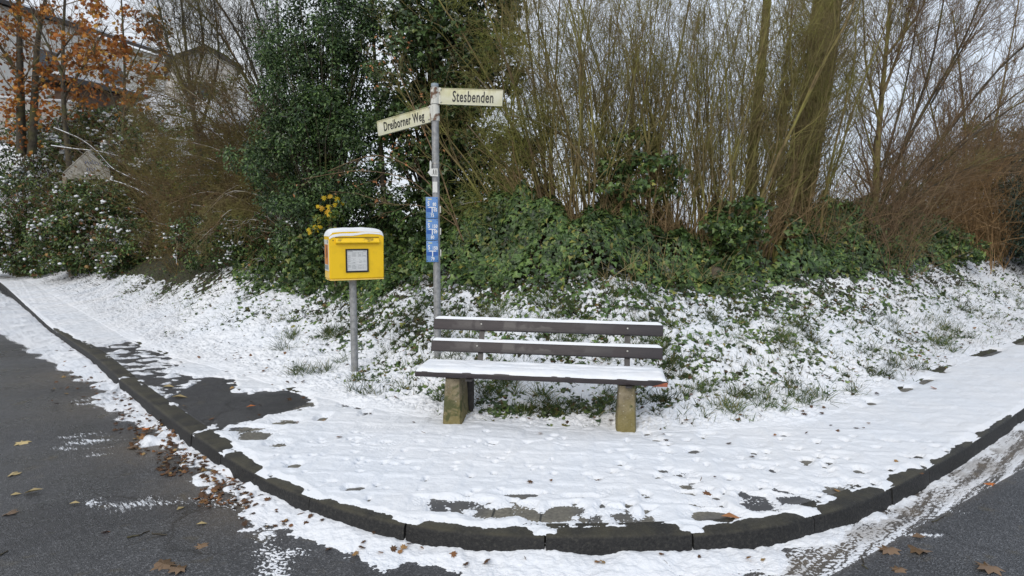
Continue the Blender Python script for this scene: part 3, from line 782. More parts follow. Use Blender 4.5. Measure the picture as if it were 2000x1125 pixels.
# timetable notice
cx, cz = on_front(0.498, 0.39); nw, nh = 0.205, 0.212
fr = BM()
for (dx, dz, w_, h_) in ((0, nh / 2 - 0.006, nw, 0.012), (0, -nh / 2 + 0.007, nw, 0.014), (-nw / 2 + 0.006, 0.001, 0.012, nh - 0.026), (nw / 2 - 0.006, 0.001, 0.012, nh - 0.026)):
    fr.box(cx + dx, -bd / 2 - 0.004, cz + dz, w_, 0.010, h_)
frame = fr.done('notice_frame', M_black, body)
BM().box(cx, -bd / 2 - 0.001, cz, nw - 0.022, 0.004, nh - 0.024).done('notice_sheet', M_paper, frame)
pr = BM(); yp = -bd / 2 - 0.0034
def ln(u0, v0, u1, v1, t=0.0011):
    X0, X1 = cx + (u0 - .5) * (nw - .03), cx + (u1 - .5) * (nw - .03); Z0, Z1 = cz + (v0 - .5) * (nh - .03), cz + (v1 - .5) * (nh - .03)
    pr.box((X0 + X1) / 2, yp, (Z0 + Z1) / 2, max(t, X1 - X0), 0.0008, max(t, abs(Z1 - Z0)))
for v in (0.90, 0.83, 0.76, 0.69, 0.43, 0.29, 0.22, 0.15, 0.08): ln(0.02, v, 0.98, v, 0.0010)
for v in (0.60, 0.52, 0.36): ln(0.02, v, 0.45, v, 0.0010)
for u in (0.26, 0.58, 0.80): ln(u, 0.69, u, 0.90); ln(u, 0.08, u, 0.29)
ln(0.02, 0.955, 0.30, 0.975); ln(0.80, 0.955, 0.95, 0.975)
for k in range(34):
    u0 = random.choice((0.04, 0.30, 0.61, 0.83)); v0 = random.choice((0.865, 0.79, 0.725, 0.64, 0.56, 0.47, 0.395, 0.255, 0.185, 0.115)); ln(u0, v0, u0 + random.uniform(0.05, 0.15), v0 + 0.012)
pr.done('printed_table', M_ink, frame)
# poster on the left side
xs = -bw / 2 - 0.0015
po = BM().box(xs, 0.0, bh * 0.50, 0.003, bd * 0.80, bh * 0.66).done('poster', basic('poster border', (0.62, 0.62, 0.58), 0.4), body)
BM().box(xs - 0.0022, 0.0, bh * 0.52, 0.002, bd * 0.66, bh * 0.42).done('poster_picture', basic('orange print', (0.62, 0.23, 0.03), 0.45, c2=(0.45, 0.16, 0.04), scale=12), po)
BM().box(xs - 0.0022, 0.0, bh * 0.25, 0.002, bd * 0.66, bh * 0.09).done('poster_strip', basic('grey print strip', (0.22, 0.25, 0.27), 0.45), po)
fg = BM(); yy0 = -0.03
fg.box(xs - 0.0042, yy0, bh * 0.60, 0.001, 0.03, 0.05); fg.sphere((xs - 0.0035, yy0 - 0.004, bh * 0.60 + 0.04), 0.016, 2, (0.05, 1, 1)); fg.box(xs - 0.0042, yy0 + 0.012, bh * 0.60 - 0.045, 0.001, 0.012, 0.05); fg.box(xs - 0.0042, yy0 - 0.014, bh * 0.60 - 0.04, 0.001, 0.012, 0.04)
fg.box(xs - 0.0022, -0.055, bh * 0.79, 0.001, 0.02, 0.03)
fg.done('poster_figure', M_letter, po)
BM().box(xs + 0.0005, 0.0, bh * 0.085, 0.0024, bd * 0.88, bh * 0.13).done('side_patch', M_yel2, body)
BM().box(0, 0, -0.004, bw * 0.985, bd * 0.96, 0.010).done('bottom_rim', M_yel2, body)
# snow cap following the domed top
nx_, ny_ = 70, 34
X, Yv = np.meshgrid(np.linspace(-1, 1, nx_), np.linspace(-1, 1, ny_), indexing='ij')
xx, yy = X * (hw + 0.002), Yv * (bd / 2 + 0.003)
roof = np.where(np.abs(xx) > hw - 0.030, bh - 0.040 + np.sqrt(np.clip(0.030 ** 2 - (np.abs(xx) - hw + 0.030) ** 2, 0, 1)), bh - 0.010 + 0.010 * (1 - (xx / hw) ** 2))
th_ = 0.036 * np.clip(1 - np.abs(X) ** 6, 0, 1) ** 0.6 * np.clip(1 - np.abs(Yv) ** 8, 0, 1) ** 0.5 * (1 + 0.10 * fbm(xx * 9, yy * 9, 2))
zz_ = roof + th_
frontdrop = (0.032 + 0.012 * perlin(xx * 6 + 2, yy * 0) - 0.020 * sstep(-0.1, 0.2, xx)) * (Yv < -0.96)
zz_ = zz_ - np.where((np.abs(Yv) > 0.999) | (np.abs(X) > 0.999), 0.006, 0) - frontdrop * (Yv < -0.999)
zz_ = np.where(np.abs(X) > 0.999, roof - 0.002, zz_)
mesh_np('snow_cap', np.stack([xx, yy, zz_], -1).reshape(-1, 3), grid_faces(nx_, ny_)[:, ::-1], M_cap, body)

# ------------------------------------------------------------------ street sign post
sg = ongr(855, 704); sm = sg[1] / F
def zpx(y): return CAMZ + (440 - y) * sm * 1.0 - sg[2]
SP = empty('street_sign_post', tuple(sg)); tag(SP, 'grey steel pole carrying two street name signs and three blue pipe markers', 'street sign')
ztop = zpx(171)
BM().cyl((0, 0, -0.3), (0, 0, ztop - 0.02), 0.0335, n=28).done('pole', M_galv, SP, smooth=True, autos=40)
BM().cyl((0, 0, ztop - 0.025), (0, 0, ztop), 0.0355, 0.032, n=28).done('cap', basic('grey cap', (0.22, 0.27, 0.31), 0.5), SP, smooth=True, autos=40)
def sign_mat():
    m, nt, b = nmat('weathered sign enamel')
    t = nd(nt, 'ShaderNodeTexCoord'); s = nd(nt, 'ShaderNodeSeparateXYZ'); nt.links.new(t.outputs['Object'], s.inputs[0])
    up = ramp(nt, math_(nt, 'ADD', s.outputs['Z'], math_(nt, 'MULTIPLY', math_(nt, 'SUBTRACT', noise(nt, 12, 5), 0.5), 0.20)), [(0.0, 0.0), (0.065, 1.0)])
    mp = nd(nt, 'ShaderNodeMapping'); mp.inputs['Scale'].default_value = (40, 40, 5); nt.links.new(t.outputs['Object'], mp.inputs['Vector'])
    dr = ramp(nt, noise(nt, 1.0, 4, vec=mp.outputs[0]), [(0.45, 0.0), (0.75, 1.0)])
    col = mix(nt, ramp(nt, noise(nt, 8, 4), [(0.35, 0.0), (0.7, 1.0)]), (0.60, 0.59, 0.48), (0.55, 0.55, 0.38))
    col = mix(nt, math_(nt, 'MULTIPLY', up, 0.40), col, (0.40, 0.38, 0.13))
    col = mix(nt, math_(nt, 'MULTIPLY', math_(nt, 'MULTIPLY', dr, up), 0.55), col, (0.22, 0.17, 0.06))
    setc(nt, b, col); b.inputs['Roughness'].default_value = 0.42; return m
M_sign = sign_mat()
def rust_mat():
    m, nt, b = nmat('white clamp with rust')
    col = mix(nt, ramp(nt, noise(nt, 16, 5), [(0.54, 0.0), (0.64, 1.0)]), (0.56, 0.56, 0.52), (0.12, 0.06, 0.03))
    setc(nt, b, col); b.inputs['Roughness'].default_value = 0.5; return m
M_clamp = rust_mat()
def name_sign(txt, length, zc, ang, sag, d, tsize, sx):
    """d = +1: reaches to the right of the pole, -1: to the left"""
    h = 0.146
    cl_ = BM().cyl((0, 0, zc - 0.072), (0, 0, zc + 0.072), 0.041, n=26).box(d * 0.044, -0.0, zc, 0.03, 0.026, 0.144)
    for zq in (-0.055, 0.055): cl_.sphere((d * 0.060, -0.019, zc + zq), 0.008, 1)
    cl_.box(-d * 0.004, -0.0425, zc, 0.007, 0.004, 0.11)
    cl = cl_.done('sign_clamp', M_clamp, SP, smooth=True, autos=40); cl.rotation_euler.z = ang
    b2 = BM().box(d * (0.050 + length / 2), 0, 0, length, 0.022, h, bev=0.004)
    sgn_ = b2.done('name_sign', M_sign, SP, smooth=True, autos=40)
    sgn_.location = (0, 0, zc); sgn_.rotation_euler = (0, sag, ang)
    rim = BM()
    xm = d * (0.050 + length / 2)
    for dz in (h / 2 - 0.004, -h / 2 + 0.004): rim.box(xm, -0.0125, dz, length - 0.01, 0.005, 0.005)
    for dx in (-1, 1): rim.box(xm + dx * (length / 2 - 0.004), -0.0125, 0, 0.005, 0.005, h - 0.014)
    rim.done('raised_rim', M_sign, sgn_)
    text_obj('lettering', txt, tsize, M_letter, sgn_, (xm + (0.018 if d > 0 else 0.004), -0.0125, -0.004), sx=sx, bold=0.0018, ext=0.0012)
z1c = (zpx(179) + zpx(208)) / 2; z2c = (zpx(211) + zpx(241)) / 2
name_sign('Stesbenden', 0.582, z1c - 0.004, -math.radians(10), math.radians(3.6), 1, 0.138, 0.56)
name_sign('Dreiborner Weg', 0.668, z2c + 0.0, -math.radians(33), math.radians(-7.0), -1, 0.122, 0.57)
# hiking route markers, sticker
M_white = basic('white plate', (0.66, 0.67, 0.66), 0.5, c2=(0.56, 0.57, 0.55), scale=14)
zh = zpx(339)
hk = BM().prism([(-0.062, 0), (-0.034, 0.034), (0.028, 0.037), (0.030, -0.037), (-0.034, -0.034)], -0.0415, -0.0385).done('trail_marker', M_white, SP); hk.location = (-0.006, 0, zh)
wk = BM()
for dx in (-0.010, 0.012):
    wk.sphere((dx, -0.0418, 0.022), 0.0045, 1, (1, 0.1, 1)); wk.box(dx, -0.0418, 0.006, 0.007, 0.0006, 0.022); wk.box(dx - 0.004, -0.0418, -0.014, 0.003, 0.0006, 0.020, Matrix.Rotation(0.3, 3, 'Y')); wk.box(dx + 0.004, -0.0418, -0.014, 0.003, 0.0006, 0.020, Matrix.Rotation(-0.3, 3, 'Y')); wk.box(dx + 0.011, -0.0418, -0.006, 0.0015, 0.0006, 0.034)
wk.done('walkers', M_letter, hk)
h2 = BM().prism([(-0.012, -0.045), (0.010, -0.045), (0.016, 0.03), (0.002, 0.045), (-0.012, 0.03)], -0.004, 0.0).done('trail_marker', M_white, SP); h2.location = (-0.042, -0.03, zpx(326)); h2.rotation_euler.z = -0.9
for y in (322, 340): BM().cyl((0, 0, zpx(y) - 0.006), (0, 0, zpx(y) + 0.006), 0.0365, n=24).done('band', M_bolt, SP, smooth=True, autos=40)
BM().box(-0.004, -0.036, zpx(367), 0.042, 0.006, 0.098).done('blank_plate', M_white, SP)
# blue pipe markers
def blue_mat():
    m, nt, b = nmat('blue enamel')
    col = mix(nt, ramp(nt, noise(nt, 18, 4), [(0.4, 0.0), (0.7, 1.0)]), (0.075, 0.20, 0.47), (0.14, 0.27, 0.52))
    setc(nt, b, col); b.inputs['Roughness'].default_value = 0.4; return m
M_blue = blue_mat(); M_blue2 = basic('dark blue field', (0.022, 0.10, 0.36), 0.4); M_wl = basic('white print', (0.72, 0.74, 0.76), 0.5)
M_yl = basic('pale yellow print', (0.62, 0.62, 0.30), 0.5)
def pipe_marker(zc, a, b, c):
    w_, h_ = 0.110, 0.196
    p = BM().box(0, 0, 0, w_, 0.008, h_, bev=0.0035).done('pipe_marker', M_blue, SP, smooth=True, autos=40)
    p.location = (-0.034, -0.045, zc); p.rotation_euler = (0, random.uniform(-0.01, 0.01), math.radians(4))
    yf = -0.0046
    BM().box(-0.026, yf, -0.022, 0.050, 0.0014, 0.034).done('number_field', M_blue2, p)
    if not b: BM().box(0.030, yf, -0.022, 0.040, 0.0014, 0.034).done('number_field', M_blue2, p)
    BM().box(0.002, yf - 0.0006, 0.004, 0.066, 0.002, 0.0075).box(0.002, yf - 0.0006, -0.0235, 0.0085, 0.002, 0.0475).done('tee_sign', M_wl, p)
    text_obj('lettering', 'S', 0.058, M_wl, p, (-0.030, yf - 0.0006, 0.036), sx=0.72, bold=0.0012)
    text_obj('number', a, 0.043, M_wl, p, (0.024, yf - 0.0006, 0.030), sx=0.72, bold=0.0014)
    if b: text_obj('number', b, 0.042, M_wl, p, (0.032, yf - 0.0006, -0.021), sx=0.72, bold=0.0014)
    text_obj('number', c, 0.042, M_wl, p, (0.004, yf - 0.0006, -0.070), sx=0.72, bold=0.0014)
    BM().box(-0.018, yf, 0.078, 0.034, 0.001, 0.008).done('print_line', M_yl, p)
    for dx in (-1, 1):
        for dz in (-1, 1): BM().sphere((dx * 0.045, yf + 0.001, dz * 0.085), 0.0045, 1, (1, .5, 1)).done('screw', M_black, p, smooth=True)
    BM().box(0.075, 0.032, -0.015, 0.012, 0.02, 0.062).done('bracket', M_clamp, p)
pipe_marker((zpx(386) + zpx(427)) / 2, '80', '05', '75')
pipe_marker((zpx(428) + zpx(469)) / 2, '150', '09', '80')
pipe_marker((zpx(470) + zpx(511)) / 2, '150', '', '79')
# ------------------------------------------------------------------ plant tools
def unit(v): return v / np.maximum(np.linalg.norm(v, axis=-1, keepdims=True), 1e-9)
def grow(P, D, Ln, n, wander=0.15, up=0.0, r=rng):
    K = len(P); out = np.empty((K, n, 3)); out[:, 0] = P; d = unit(D); st = (Ln / (n - 1))[:, None]
    for i in range(1, n):
        d = d + r.normal(0, wander, (K, 3)); d[:, 2] += up; d = unit(d)
        out[:, i] = out[:, i - 1] + d * st
    return out
def tubes(P, R0, R1, sides):
    K, n, _ = P.shape
    T = unit(np.gradient(P, axis=1))
    ref = unit(rng.normal(0, 1, (K, 1, 3))) * np.ones((1, n, 1))
    U = unit(np.cross(T, ref)); W = np.cross(T, U)
    t = np.linspace(0, 1, n)[None]; R = R0[:, None] * (1 - t) + R1[:, None] * t
    a = np.arange(sides) * 2 * np.pi / sides
    V = P[:, :, None] + R[:, :, None, None] * (np.cos(a)[None, None, :, None] * U[:, :, None] + np.sin(a)[None, None, :, None] * W[:, :, None])
    base = (np.arange(K) * n * sides)[:, None, None] + (np.arange(n - 1) * sides)[None, :, None]
    j = np.arange(sides)[None, None]; j2 = (j + 1) % sides
    Fq = np.stack([base + j, base + j2, base + sides + j2, base + sides + j], -1).reshape(-1, 4)
    return V.reshape(-1, 3), Fq
def sprout(P, R0, R1, k, t0, t1, ang, lo, hi, rfrac, n, wander, up, r=rng, lens=None):
    """k children on each strand of P"""
    K, m, _ = P.shape
    idx = np.repeat(np.arange(K), k); N = len(idx)
    t = r.uniform(t0, t1, N); f = t * (m - 1); i = np.minimum(f.astype(int), m - 2); fr = (f - i)[:, None]
    p = P[idx, i] * (1 - fr) + P[idx, i + 1] * fr; tg = unit(P[idx, i + 1] - P[idx, i])
    q = unit(np.cross(tg, r.normal(0, 1, (N, 3))))
    a = r.normal(ang, ang * 0.3, N)[:, None]
    D = tg * np.cos(a) + q * np.sin(a)
    rad = np.minimum((R0[idx] * (1 - t) + R1[idx] * t) * rfrac, 0.02)
    ln_ = r.uniform(lo, hi, N) * (1.1 - 0.5 * t)
    Q = grow(p, D, ln_, n, wander, up, r)
    return Q, rad, rad * 0.45
class Mesher:
    def __init__(self): self.V = []; self.F = []; self.n = 0
    def add(self, V, F_):
        self.V.append(V); self.F.append(F_ + self.n); self.n += len(V)
    def done(self, name, mat, parent=None, smooth=True):
        if not self.V: return None
        fs = {}
        for f in self.F: fs.setdefault(f.shape[1], []).append(f)
        return mesh_np(name, np.concatenate(self.V), [np.concatenate(x) for x in fs.values()], mat, parent, smooth)
LEAF = (np.array([[0, 0, 0], [.27, .45, .10], [0, 1, -.05], [-.27, .45, .10]]), np.array([[0, 1, 2], [0, 2, 3]]))
IVY = (np.array([[0, .25, .07], [0, 0, 0], [.28, -.15, -.02], [.54, .10, -.03], [.27, .34, .02], [0, .95, -.08], [-.27, .34, .02], [-.54, .10, -.03], [-.28, -.15, -.02]]),
       np.array([[0, i, i + 1] for i in range(1, 8)] + [[0, 8, 1]]))
_lob = [(0, 0), (.12, .10), (.42, .05), (.30, .25), (.55, .42), (.27, .50), (.30, .80), (.10, .72), (0, 1.0), (-.10, .72), (-.30, .80), (-.27, .50), (-.55, .42), (-.30, .25), (-.42, .05), (-.12, .10)]
LOBED = (np.array([[0, .4, .05]] + [[x, y, 0.06 * math.sin(7 * x + 3 * y)] for x, y in _lob]), np.array([[0, i, i + 1] for i in range(1, 16)] + [[0, 16, 1]]))
def leaves(P, Nrm, size, tpl, spin=None, r=rng):
    K = len(P); V0, F0 = tpl
    n = unit(Nrm); a = unit(np.cross(n, r.normal(0, 1, (K, 3)))) if spin is None else unit(spin - (spin * n).sum(-1, keepdims=True) * n)
    b = np.cross(n, a)
    s = np.broadcast_to(size, (K,))[:, None, None]
    V = P[:, None] + s * (V0[None, :, 0:1] * b[:, None] + V0[None, :, 1:2] * a[:, None] + V0[None, :, 2:3] * n[:, None])
    Fo = (np.arange(K) * len(V0))[:, None, None] + F0[None]
    return V.reshape(-1, 3), Fo.reshape(-1, F0.shape[1])
_bm = bmesh.new(); bmesh.ops.create_icosphere(_bm, subdivisions=1, radius=1.0)
_bm.verts.ensure_lookup_table(); ICO = (np.array([v.co[:] for v in _bm.verts]), np.array([[v.index for v in f.verts] for f in _bm.faces])); _bm.free()
def blobs(P, sxy, sz_, r=rng):
    K = len(P); V0, F0 = ICO
    sc = np.stack([sxy * r.uniform(.7, 1.3, K), sxy * r.uniform(.7, 1.3, K), sz_ * r.uniform(.7, 1.2, K)], -1)
    W = V0[None] * (1 + r.normal(0, 0.13, (K, len(V0), 1)))
    V = P[:, None] + W * sc[:, None]
    return V.reshape(-1, 3), ((np.arange(K) * len(V0))[:, None, None] + F0[None]).reshape(-1, 3)
def gpos(px, d):
    x = (px - 1000) / F * d * (cp + 0.03); x = at(px, 440, d)[0]
    return np.array([x, d, H1(x, d)])
def root(name, p, label, cat, group=None):
    return tag(empty(name, tuple(p)), label, cat, group)
def localize(parent, o):
    if o is not None:
        l = parent.location
        c = np.empty(len(o.data.vertices) * 3, np.float32); o.data.vertices.foreach_get('co', c)
        c = c.reshape(-1, 3) - np.array(l, np.float32); o.data.vertices.foreach_set('co', c.ravel()); o.data.update()
    return o
def pxline(pts, d, d2=None, n=12):
    """a stem through image points, at distances running from d to d2"""
    d2 = d if d2 is None else d2
    A = np.array([at(x, y, d + (d2 - d) * i / (len(pts) - 1)) for i, (x, y) in enumerate(pts)])
    s = np.r_[0, np.cumsum(np.linalg.norm(np.diff(A, axis=0), axis=1))]; t = np.linspace(0, s[-1], n)
    # smooth through the points
    P = np.stack([np.interp(t, s, A[:, k]) for k in range(3)], -1)
    for _ in range(2): P[1:-1] = 0.25 * P[:-2] + 0.5 * P[1:-1] + 0.25 * P[2:]
    return P
BR_OLIVE = bark('hazel bark', (0.105, 0.080, 0.040), (0.25, 0.195, 0.095), moss=(0.22, 0.205, 0.065), mossamt=0.62)
BR_BROWN = bark('brown twigs', (0.105, 0.072, 0.043), (0.24, 0.165, 0.098), moss=(0.17, 0.155, 0.055), mossamt=0.25)
BR_SHOOT = bark('young shoots', (0.17, 0.115, 0.058), (0.38, 0.265, 0.140), scale=6)
BR_RED = bark('rusty shoots', (0.16, 0.098, 0.046), (0.38, 0.245, 0.120), scale=5)
BR_MOSS = bark('mossy twigs', (0.11, 0.105, 0.04), (0.30, 0.29, 0.11), moss=(0.20, 0.21, 0.055), mossamt=0.8)
BR_DARK = bark('dark bark', (0.035, 0.030, 0.024), (0.090, 0.078, 0.058), moss=(0.10, 0.10, 0.035), mossamt=0.4)
BR_SNOW = bark('snowy twigs', (0.095, 0.068, 0.042), (0.22, 0.160, 0.095), moss=(0.19, 0.175, 0.06), snow=0.5, mossamt=0.45)
BR_DBROWN = bark('dark brown twigs', (0.080, 0.054, 0.028), (0.195, 0.138, 0.070), moss=(0.165, 0.145, 0.042), mossamt=0.55)
BR_SNOW2 = bark('snowy dark branches', (0.035, 0.027, 0.019), (0.09, 0.07, 0.05), snow=0.55)
L_IVY = leafmat('ivy leaves', [(0.0, (0.018, 0.034, 0.011)), (0.35, (0.044, 0.084, 0.026)), (0.7, (0.088, 0.150, 0.044)), (0.92, (0.14, 0.21, 0.055)), (1.0, (0.24, 0.22, 0.05))], rough=0.40, spec=0.38, trans=0.12)
L_HOLLY = leafmat('holly leaves', [(0.0, (0.014, 0.030, 0.014)), (0.45, (0.044, 0.086, 0.028)), (0.8, (0.092, 0.155, 0.046)), (1.0, (0.13, 0.20, 0.06))], rough=0.34, spec=0.42, trans=0.08)
L_TREEIVY = leafmat('tree ivy leaves', [(0.0, (0.014, 0.028, 0.010)), (0.5, (0.050, 0.088, 0.026)), (0.88, (0.09, 0.150, 0.042)), (1.0, (0.13, 0.16, 0.04))], rough=0.32, trans=0.12)
L_UMBEL = leafmat('ivy flower heads', [(0.0, (0.075, 0.058, 0.020)), (1.0, (0.18, 0.135, 0.045))], rough=0.8, spec=0.2, trans=0)
L_OAK = leafmat('orange oak leaves', [(0.0, (0.16, 0.050, 0.014)), (0.45, (0.34, 0.120, 0.026)), (0.85, (0.48, 0.210, 0.042)), (1.0, (0.52, 0.34, 0.07))], rough=0.6, spec=0.3, trans=0.3)
L_BEECH = leafmat('peach beech leaves', [(0.0, (0.38, 0.15, 0.06)), (1.0, (0.55, 0.27, 0.12))], rough=0.6, spec=0.3, trans=0.3)
L_YEL = leafmat('yellow maple leaves', [(0.0, (0.60, 0.40, 0.015)), (0.7, (0.75, 0.55, 0.03)), (1.0, (0.50, 0.28, 0.02))], rough=0.5, spec=0.3, trans=0.35)
L_YGR = leafmat('yellow green leaves', [(0.0, (0.05, 0.10, 0.02)), (0.6, (0.11, 0.17, 0.03)), (1.0, (0.35, 0.28, 0.03))], rough=0.5, trans=0.3)
L_BRAM = leafmat('bramble leaves', [(0.0, (0.020, 0.040, 0.014)), (0.5, (0.072, 0.128, 0.036)), (0.82, (0.145, 0.205, 0.052)), (0.92, (0.14, 0.15, 0.03)), (1.0, (0.14, 0.06, 0.025))], rough=0.42, trans=0.15)
L_DEAD = leafmat('dead leaves', [(0.0, (0.045, 0.024, 0.012)), (0.5, (0.11, 0.055, 0.025)), (0.85, (0.20, 0.09, 0.035)), (1.0, (0.30, 0.20, 0.08))], rough=0.6, spec=0.3, trans=0.1)
L_GRASS = leafmat('grass blades', [(0.0, (0.030, 0.060, 0.014)), (0.6, (0.065, 0.110, 0.024)), (0.85, (0.12, 0.14, 0.035)), (1.0, (0.27, 0.22, 0.09))], rough=0.5, trans=0.25)
L_HEDGE = leafmat('yew needles', [(0.0, (0.010, 0.024, 0.016)), (1.0, (0.024, 0.055, 0.032))], rough=0.5, trans=0.05)

# ------------------------------------------------------------------ ivy covering the bank
KI = 70000
q = rng.uniform(-0.42, 0.80, KI * 3); sI = rng.uniform(1.4, 4.2, KI * 3)
thI = np.arctan(q)
# walk out from the bank edge along the ray until the wanted depth into the bank
rI = rb(thI) + sI * np.interp(q, [-0.42, -0.2, 0.1, 0.38, 0.5, 0.8], [1.6, 1.15, 1.0, 1.15, 1.6, 3.0])
xI, yI = rI * np.sin(thI), rI * np.cos(thI)
sI = bdist(xI, yI); ve = veg_edge(xI, yI, sI)
# bare soil hollow right of the stone
hollow = np.exp(-(((xI - gpos(1560, 7.9)[0]) / 0.55) ** 2 + ((sI - 2.3) / 0.42) ** 2))
keepI = (rng.random(KI * 3) < np.clip((ve - 0.42) * 2.2, 0.03, 1) * np.clip(1.12 - 1.2 * hollow, 0, 1) * np.clip(0.25 + sstep(-0.45, -0.08, fbm(xI * 2.6 + 5, yI * 2.6, 2)), 0, 1) * np.interp(q, [-0.42, -0.30, 0.36, 0.55, 0.80], [0.6, 0.9, 1.0, 0.9, 0.8]))
sel = np.where(keepI)[0][:KI]
xI, yI, sI, ve, q = xI[sel], yI[sel], sI[sel], ve[sel], q[sel]
def ivy_h(x, y, s):
    top = np.interp(x / np.maximum(y, .1), [-0.42, -0.25, -0.05, 0.15, 0.35, 0.55, 0.8], [0.30, 0.36, 0.46, 0.50, 0.52, 0.45, 0.35])
    return (top * sstep(2.1, 3.1, s * rightf(x / np.maximum(y, .1))) + 0.10 * sstep(1.6, 2.4, s)) * (0.8 + 0.75 * fbm(x * 1.3, y * 1.3, 3)) + 0.08 * fbm(x * 5, y * 5, 2)
hI = base_h(xI, yI, sI); top = np.maximum(ivy_h(xI, yI, sI), 0.02)
zI = hI + top - np.abs(rng.normal(0, 0.055, len(xI))) + 0.02
e_ = 0.05
nx_i = -(base_h(xI + e_, yI) + ivy_h(xI + e_, yI, bdist(xI + e_, yI)) - hI - ivy_h(xI, yI, sI)) / e_
ny_i = -(base_h(xI, yI + e_) + ivy_h(xI, yI + e_, bdist(xI, yI + e_)) - hI - ivy_h(xI, yI, sI)) / e_
nI = unit(np.stack([nx_i, ny_i, np.ones_like(nx_i)], -1)) + rng.normal(0, 0.38, (len(xI), 3)) + np.array([0, -0.35, 0.1])
PI_ = np.stack([xI, yI, zI], -1)
down = np.array([0, -0.4, -1.0]) + rng.normal(0, 0.55, (len(xI), 3))
vI, fI = leaves(PI_, nI, rng.uniform(0.034, 0.082, len(xI)) * (1 + 0.35 * np.clip(fbm(xI * 1.9, yI * 1.9, 2), -.6, .8)), IVY, spin=down)
ivy = mesh_np('ivy', vI, fI, L_IVY, smooth=False); tag(ivy, kind='stuff')
# (clumps of ivy climbing the shrubs are built with the woody plants)
# bare runners of the ivy and thin dead stalks
Ks = 520; pick = rng.integers(0, len(xI), Ks)
P = grow(PI_[pick] + [0, -0.02, 0.0], np.array([0, -0.3, -0.4]) + rng.normal(0, 0.8, (Ks, 3)), rng.uniform(0.15, 0.55, Ks), 7, 0.35, -0.02)
v, f = tubes(P, np.full(Ks, 0.0028), np.full(Ks, 0.0014), 3); tag(mesh_np('undergrowth', v, f, BR_BROWN), kind='stuff')

# ------------------------------------------------------------------ grass, small leaves and litter on the bank
def bank_points(n, s0, s1, q0=-0.60, q1=0.80):
    q = rng.uniform(q0, q1, n); th = np.arctan(q); s = rng.uniform(s0, s1, n)
    r = rb(th) + s * np.interp(q, [-0.6, -0.42, -0.2, 0.1, 0.5, 0.8], [2.2, 1.5, 1.12, 1.0, 1.12, 1.45])
    x, y = r * np.sin(th), r * np.cos(th); s = bdist(x, y)
    return x, y, s
x, y, s = bank_points(190000, 0.0, 3.3)
t = bank_t(x, y, s); ve = veg_edge(x, y, s)
ok = (s > 0.02) & (t < 0.014) & (rng.random(len(x)) < 0.55 * (1 - 0.6 * ve) * np.where(t < 0.004, 1, 0.22))
x, y, s, t = x[ok], y[ok], s[ok], t[ok]
clump = fbm(x * 2.2 + 40, y * 2.2, 2)
gsel = rng.random(len(x)) < np.clip(0.55 + 1.3 * clump, 0.08, 1)
gx_, gy_, gs_ = x[gsel][:36000], y[gsel][:36000], s[gsel][:36000]
# taller tufts
tx, ty, ts_ = bank_points(260, 0.25, 2.3, -0.35, 0.7)
okt = (ts_ > .15) & (fbm(tx * 1.1 + 9, ty * 1.1, 2) > -0.1); tx, ty = np.repeat(tx[okt], 46), np.repeat(ty[okt], 46)
tx = tx + rng.normal(0, .035, len(tx)); ty = ty + rng.normal(0, .03, len(ty)); ntall = len(tx)
gx_ = np.r_[tx, gx_]; gy_ = np.r_[ty, gy_]; gs_ = np.r_[bdist(tx, ty), gs_]
K = len(gx_); tall = np.arange(K) < ntall
P0 = np.stack([gx_, gy_, base_h(gx_, gy_, gs_) + tufts(gx_, gy_, gs_) - 0.005], -1)
D = np.stack([rng.normal(0, .55, K), rng.normal(-0.25, .5, K), np.ones(K)], -1)
P = grow(P0, D, np.where(tall, rng.uniform(0.07, 0.19, K), rng.uniform(0.04, 0.10, K)) * (1 + 0.6 * np.clip(fbm(gx_ * 2.2 + 40, gy_ * 2.2, 2), 0, 1)), 4, 0.16, -0.16)
wv = unit(np.cross(P[:, 1] - P[:, 0], rng.normal(0, 1, (K, 3)))) * rng.uniform(0.0016, 0.0034, K)[:, None]
V = np.stack([P[:, 0] - wv, P[:, 0] + wv, P[:, 1] - wv * .9, P[:, 1] + wv * .9, P[:, 2] - wv * .6, P[:, 2] + wv * .6, P[:, 3]], 1)
Fq = np.array([[0, 1, 3, 2], [2, 3, 5, 4]]); Ft = np.array([[4, 5, 6]])
o7 = (np.arange(K) * 7)[:, None, None]
tag(mesh_np('grass', V.reshape(-1, 3), [(o7 + Fq).reshape(-1, 4), (o7 + Ft).reshape(-1, 3)], L_GRASS), kind='stuff')
# low green leaves (ground ivy) between the snow
lsel = ~gsel & (rng.random(len(x)) < 0.75)
lx, ly, ls = x[lsel][:24000], y[lsel][:24000], s[lsel][:24000]
Pl = np.stack([lx, ly, base_h(lx, ly, ls) + tufts(lx, ly, ls) + rng.uniform(0.0, 0.022, len(lx))], -1)
v, f = leaves(Pl, np.array([0, -0.45, 1.0]) + rng.normal(0, .35, (len(lx), 3)), rng.uniform(0.018, 0.045, len(lx)), IVY)
tag(mesh_np('low_weeds', v, f, L_BRAM, smooth=False), kind='stuff')
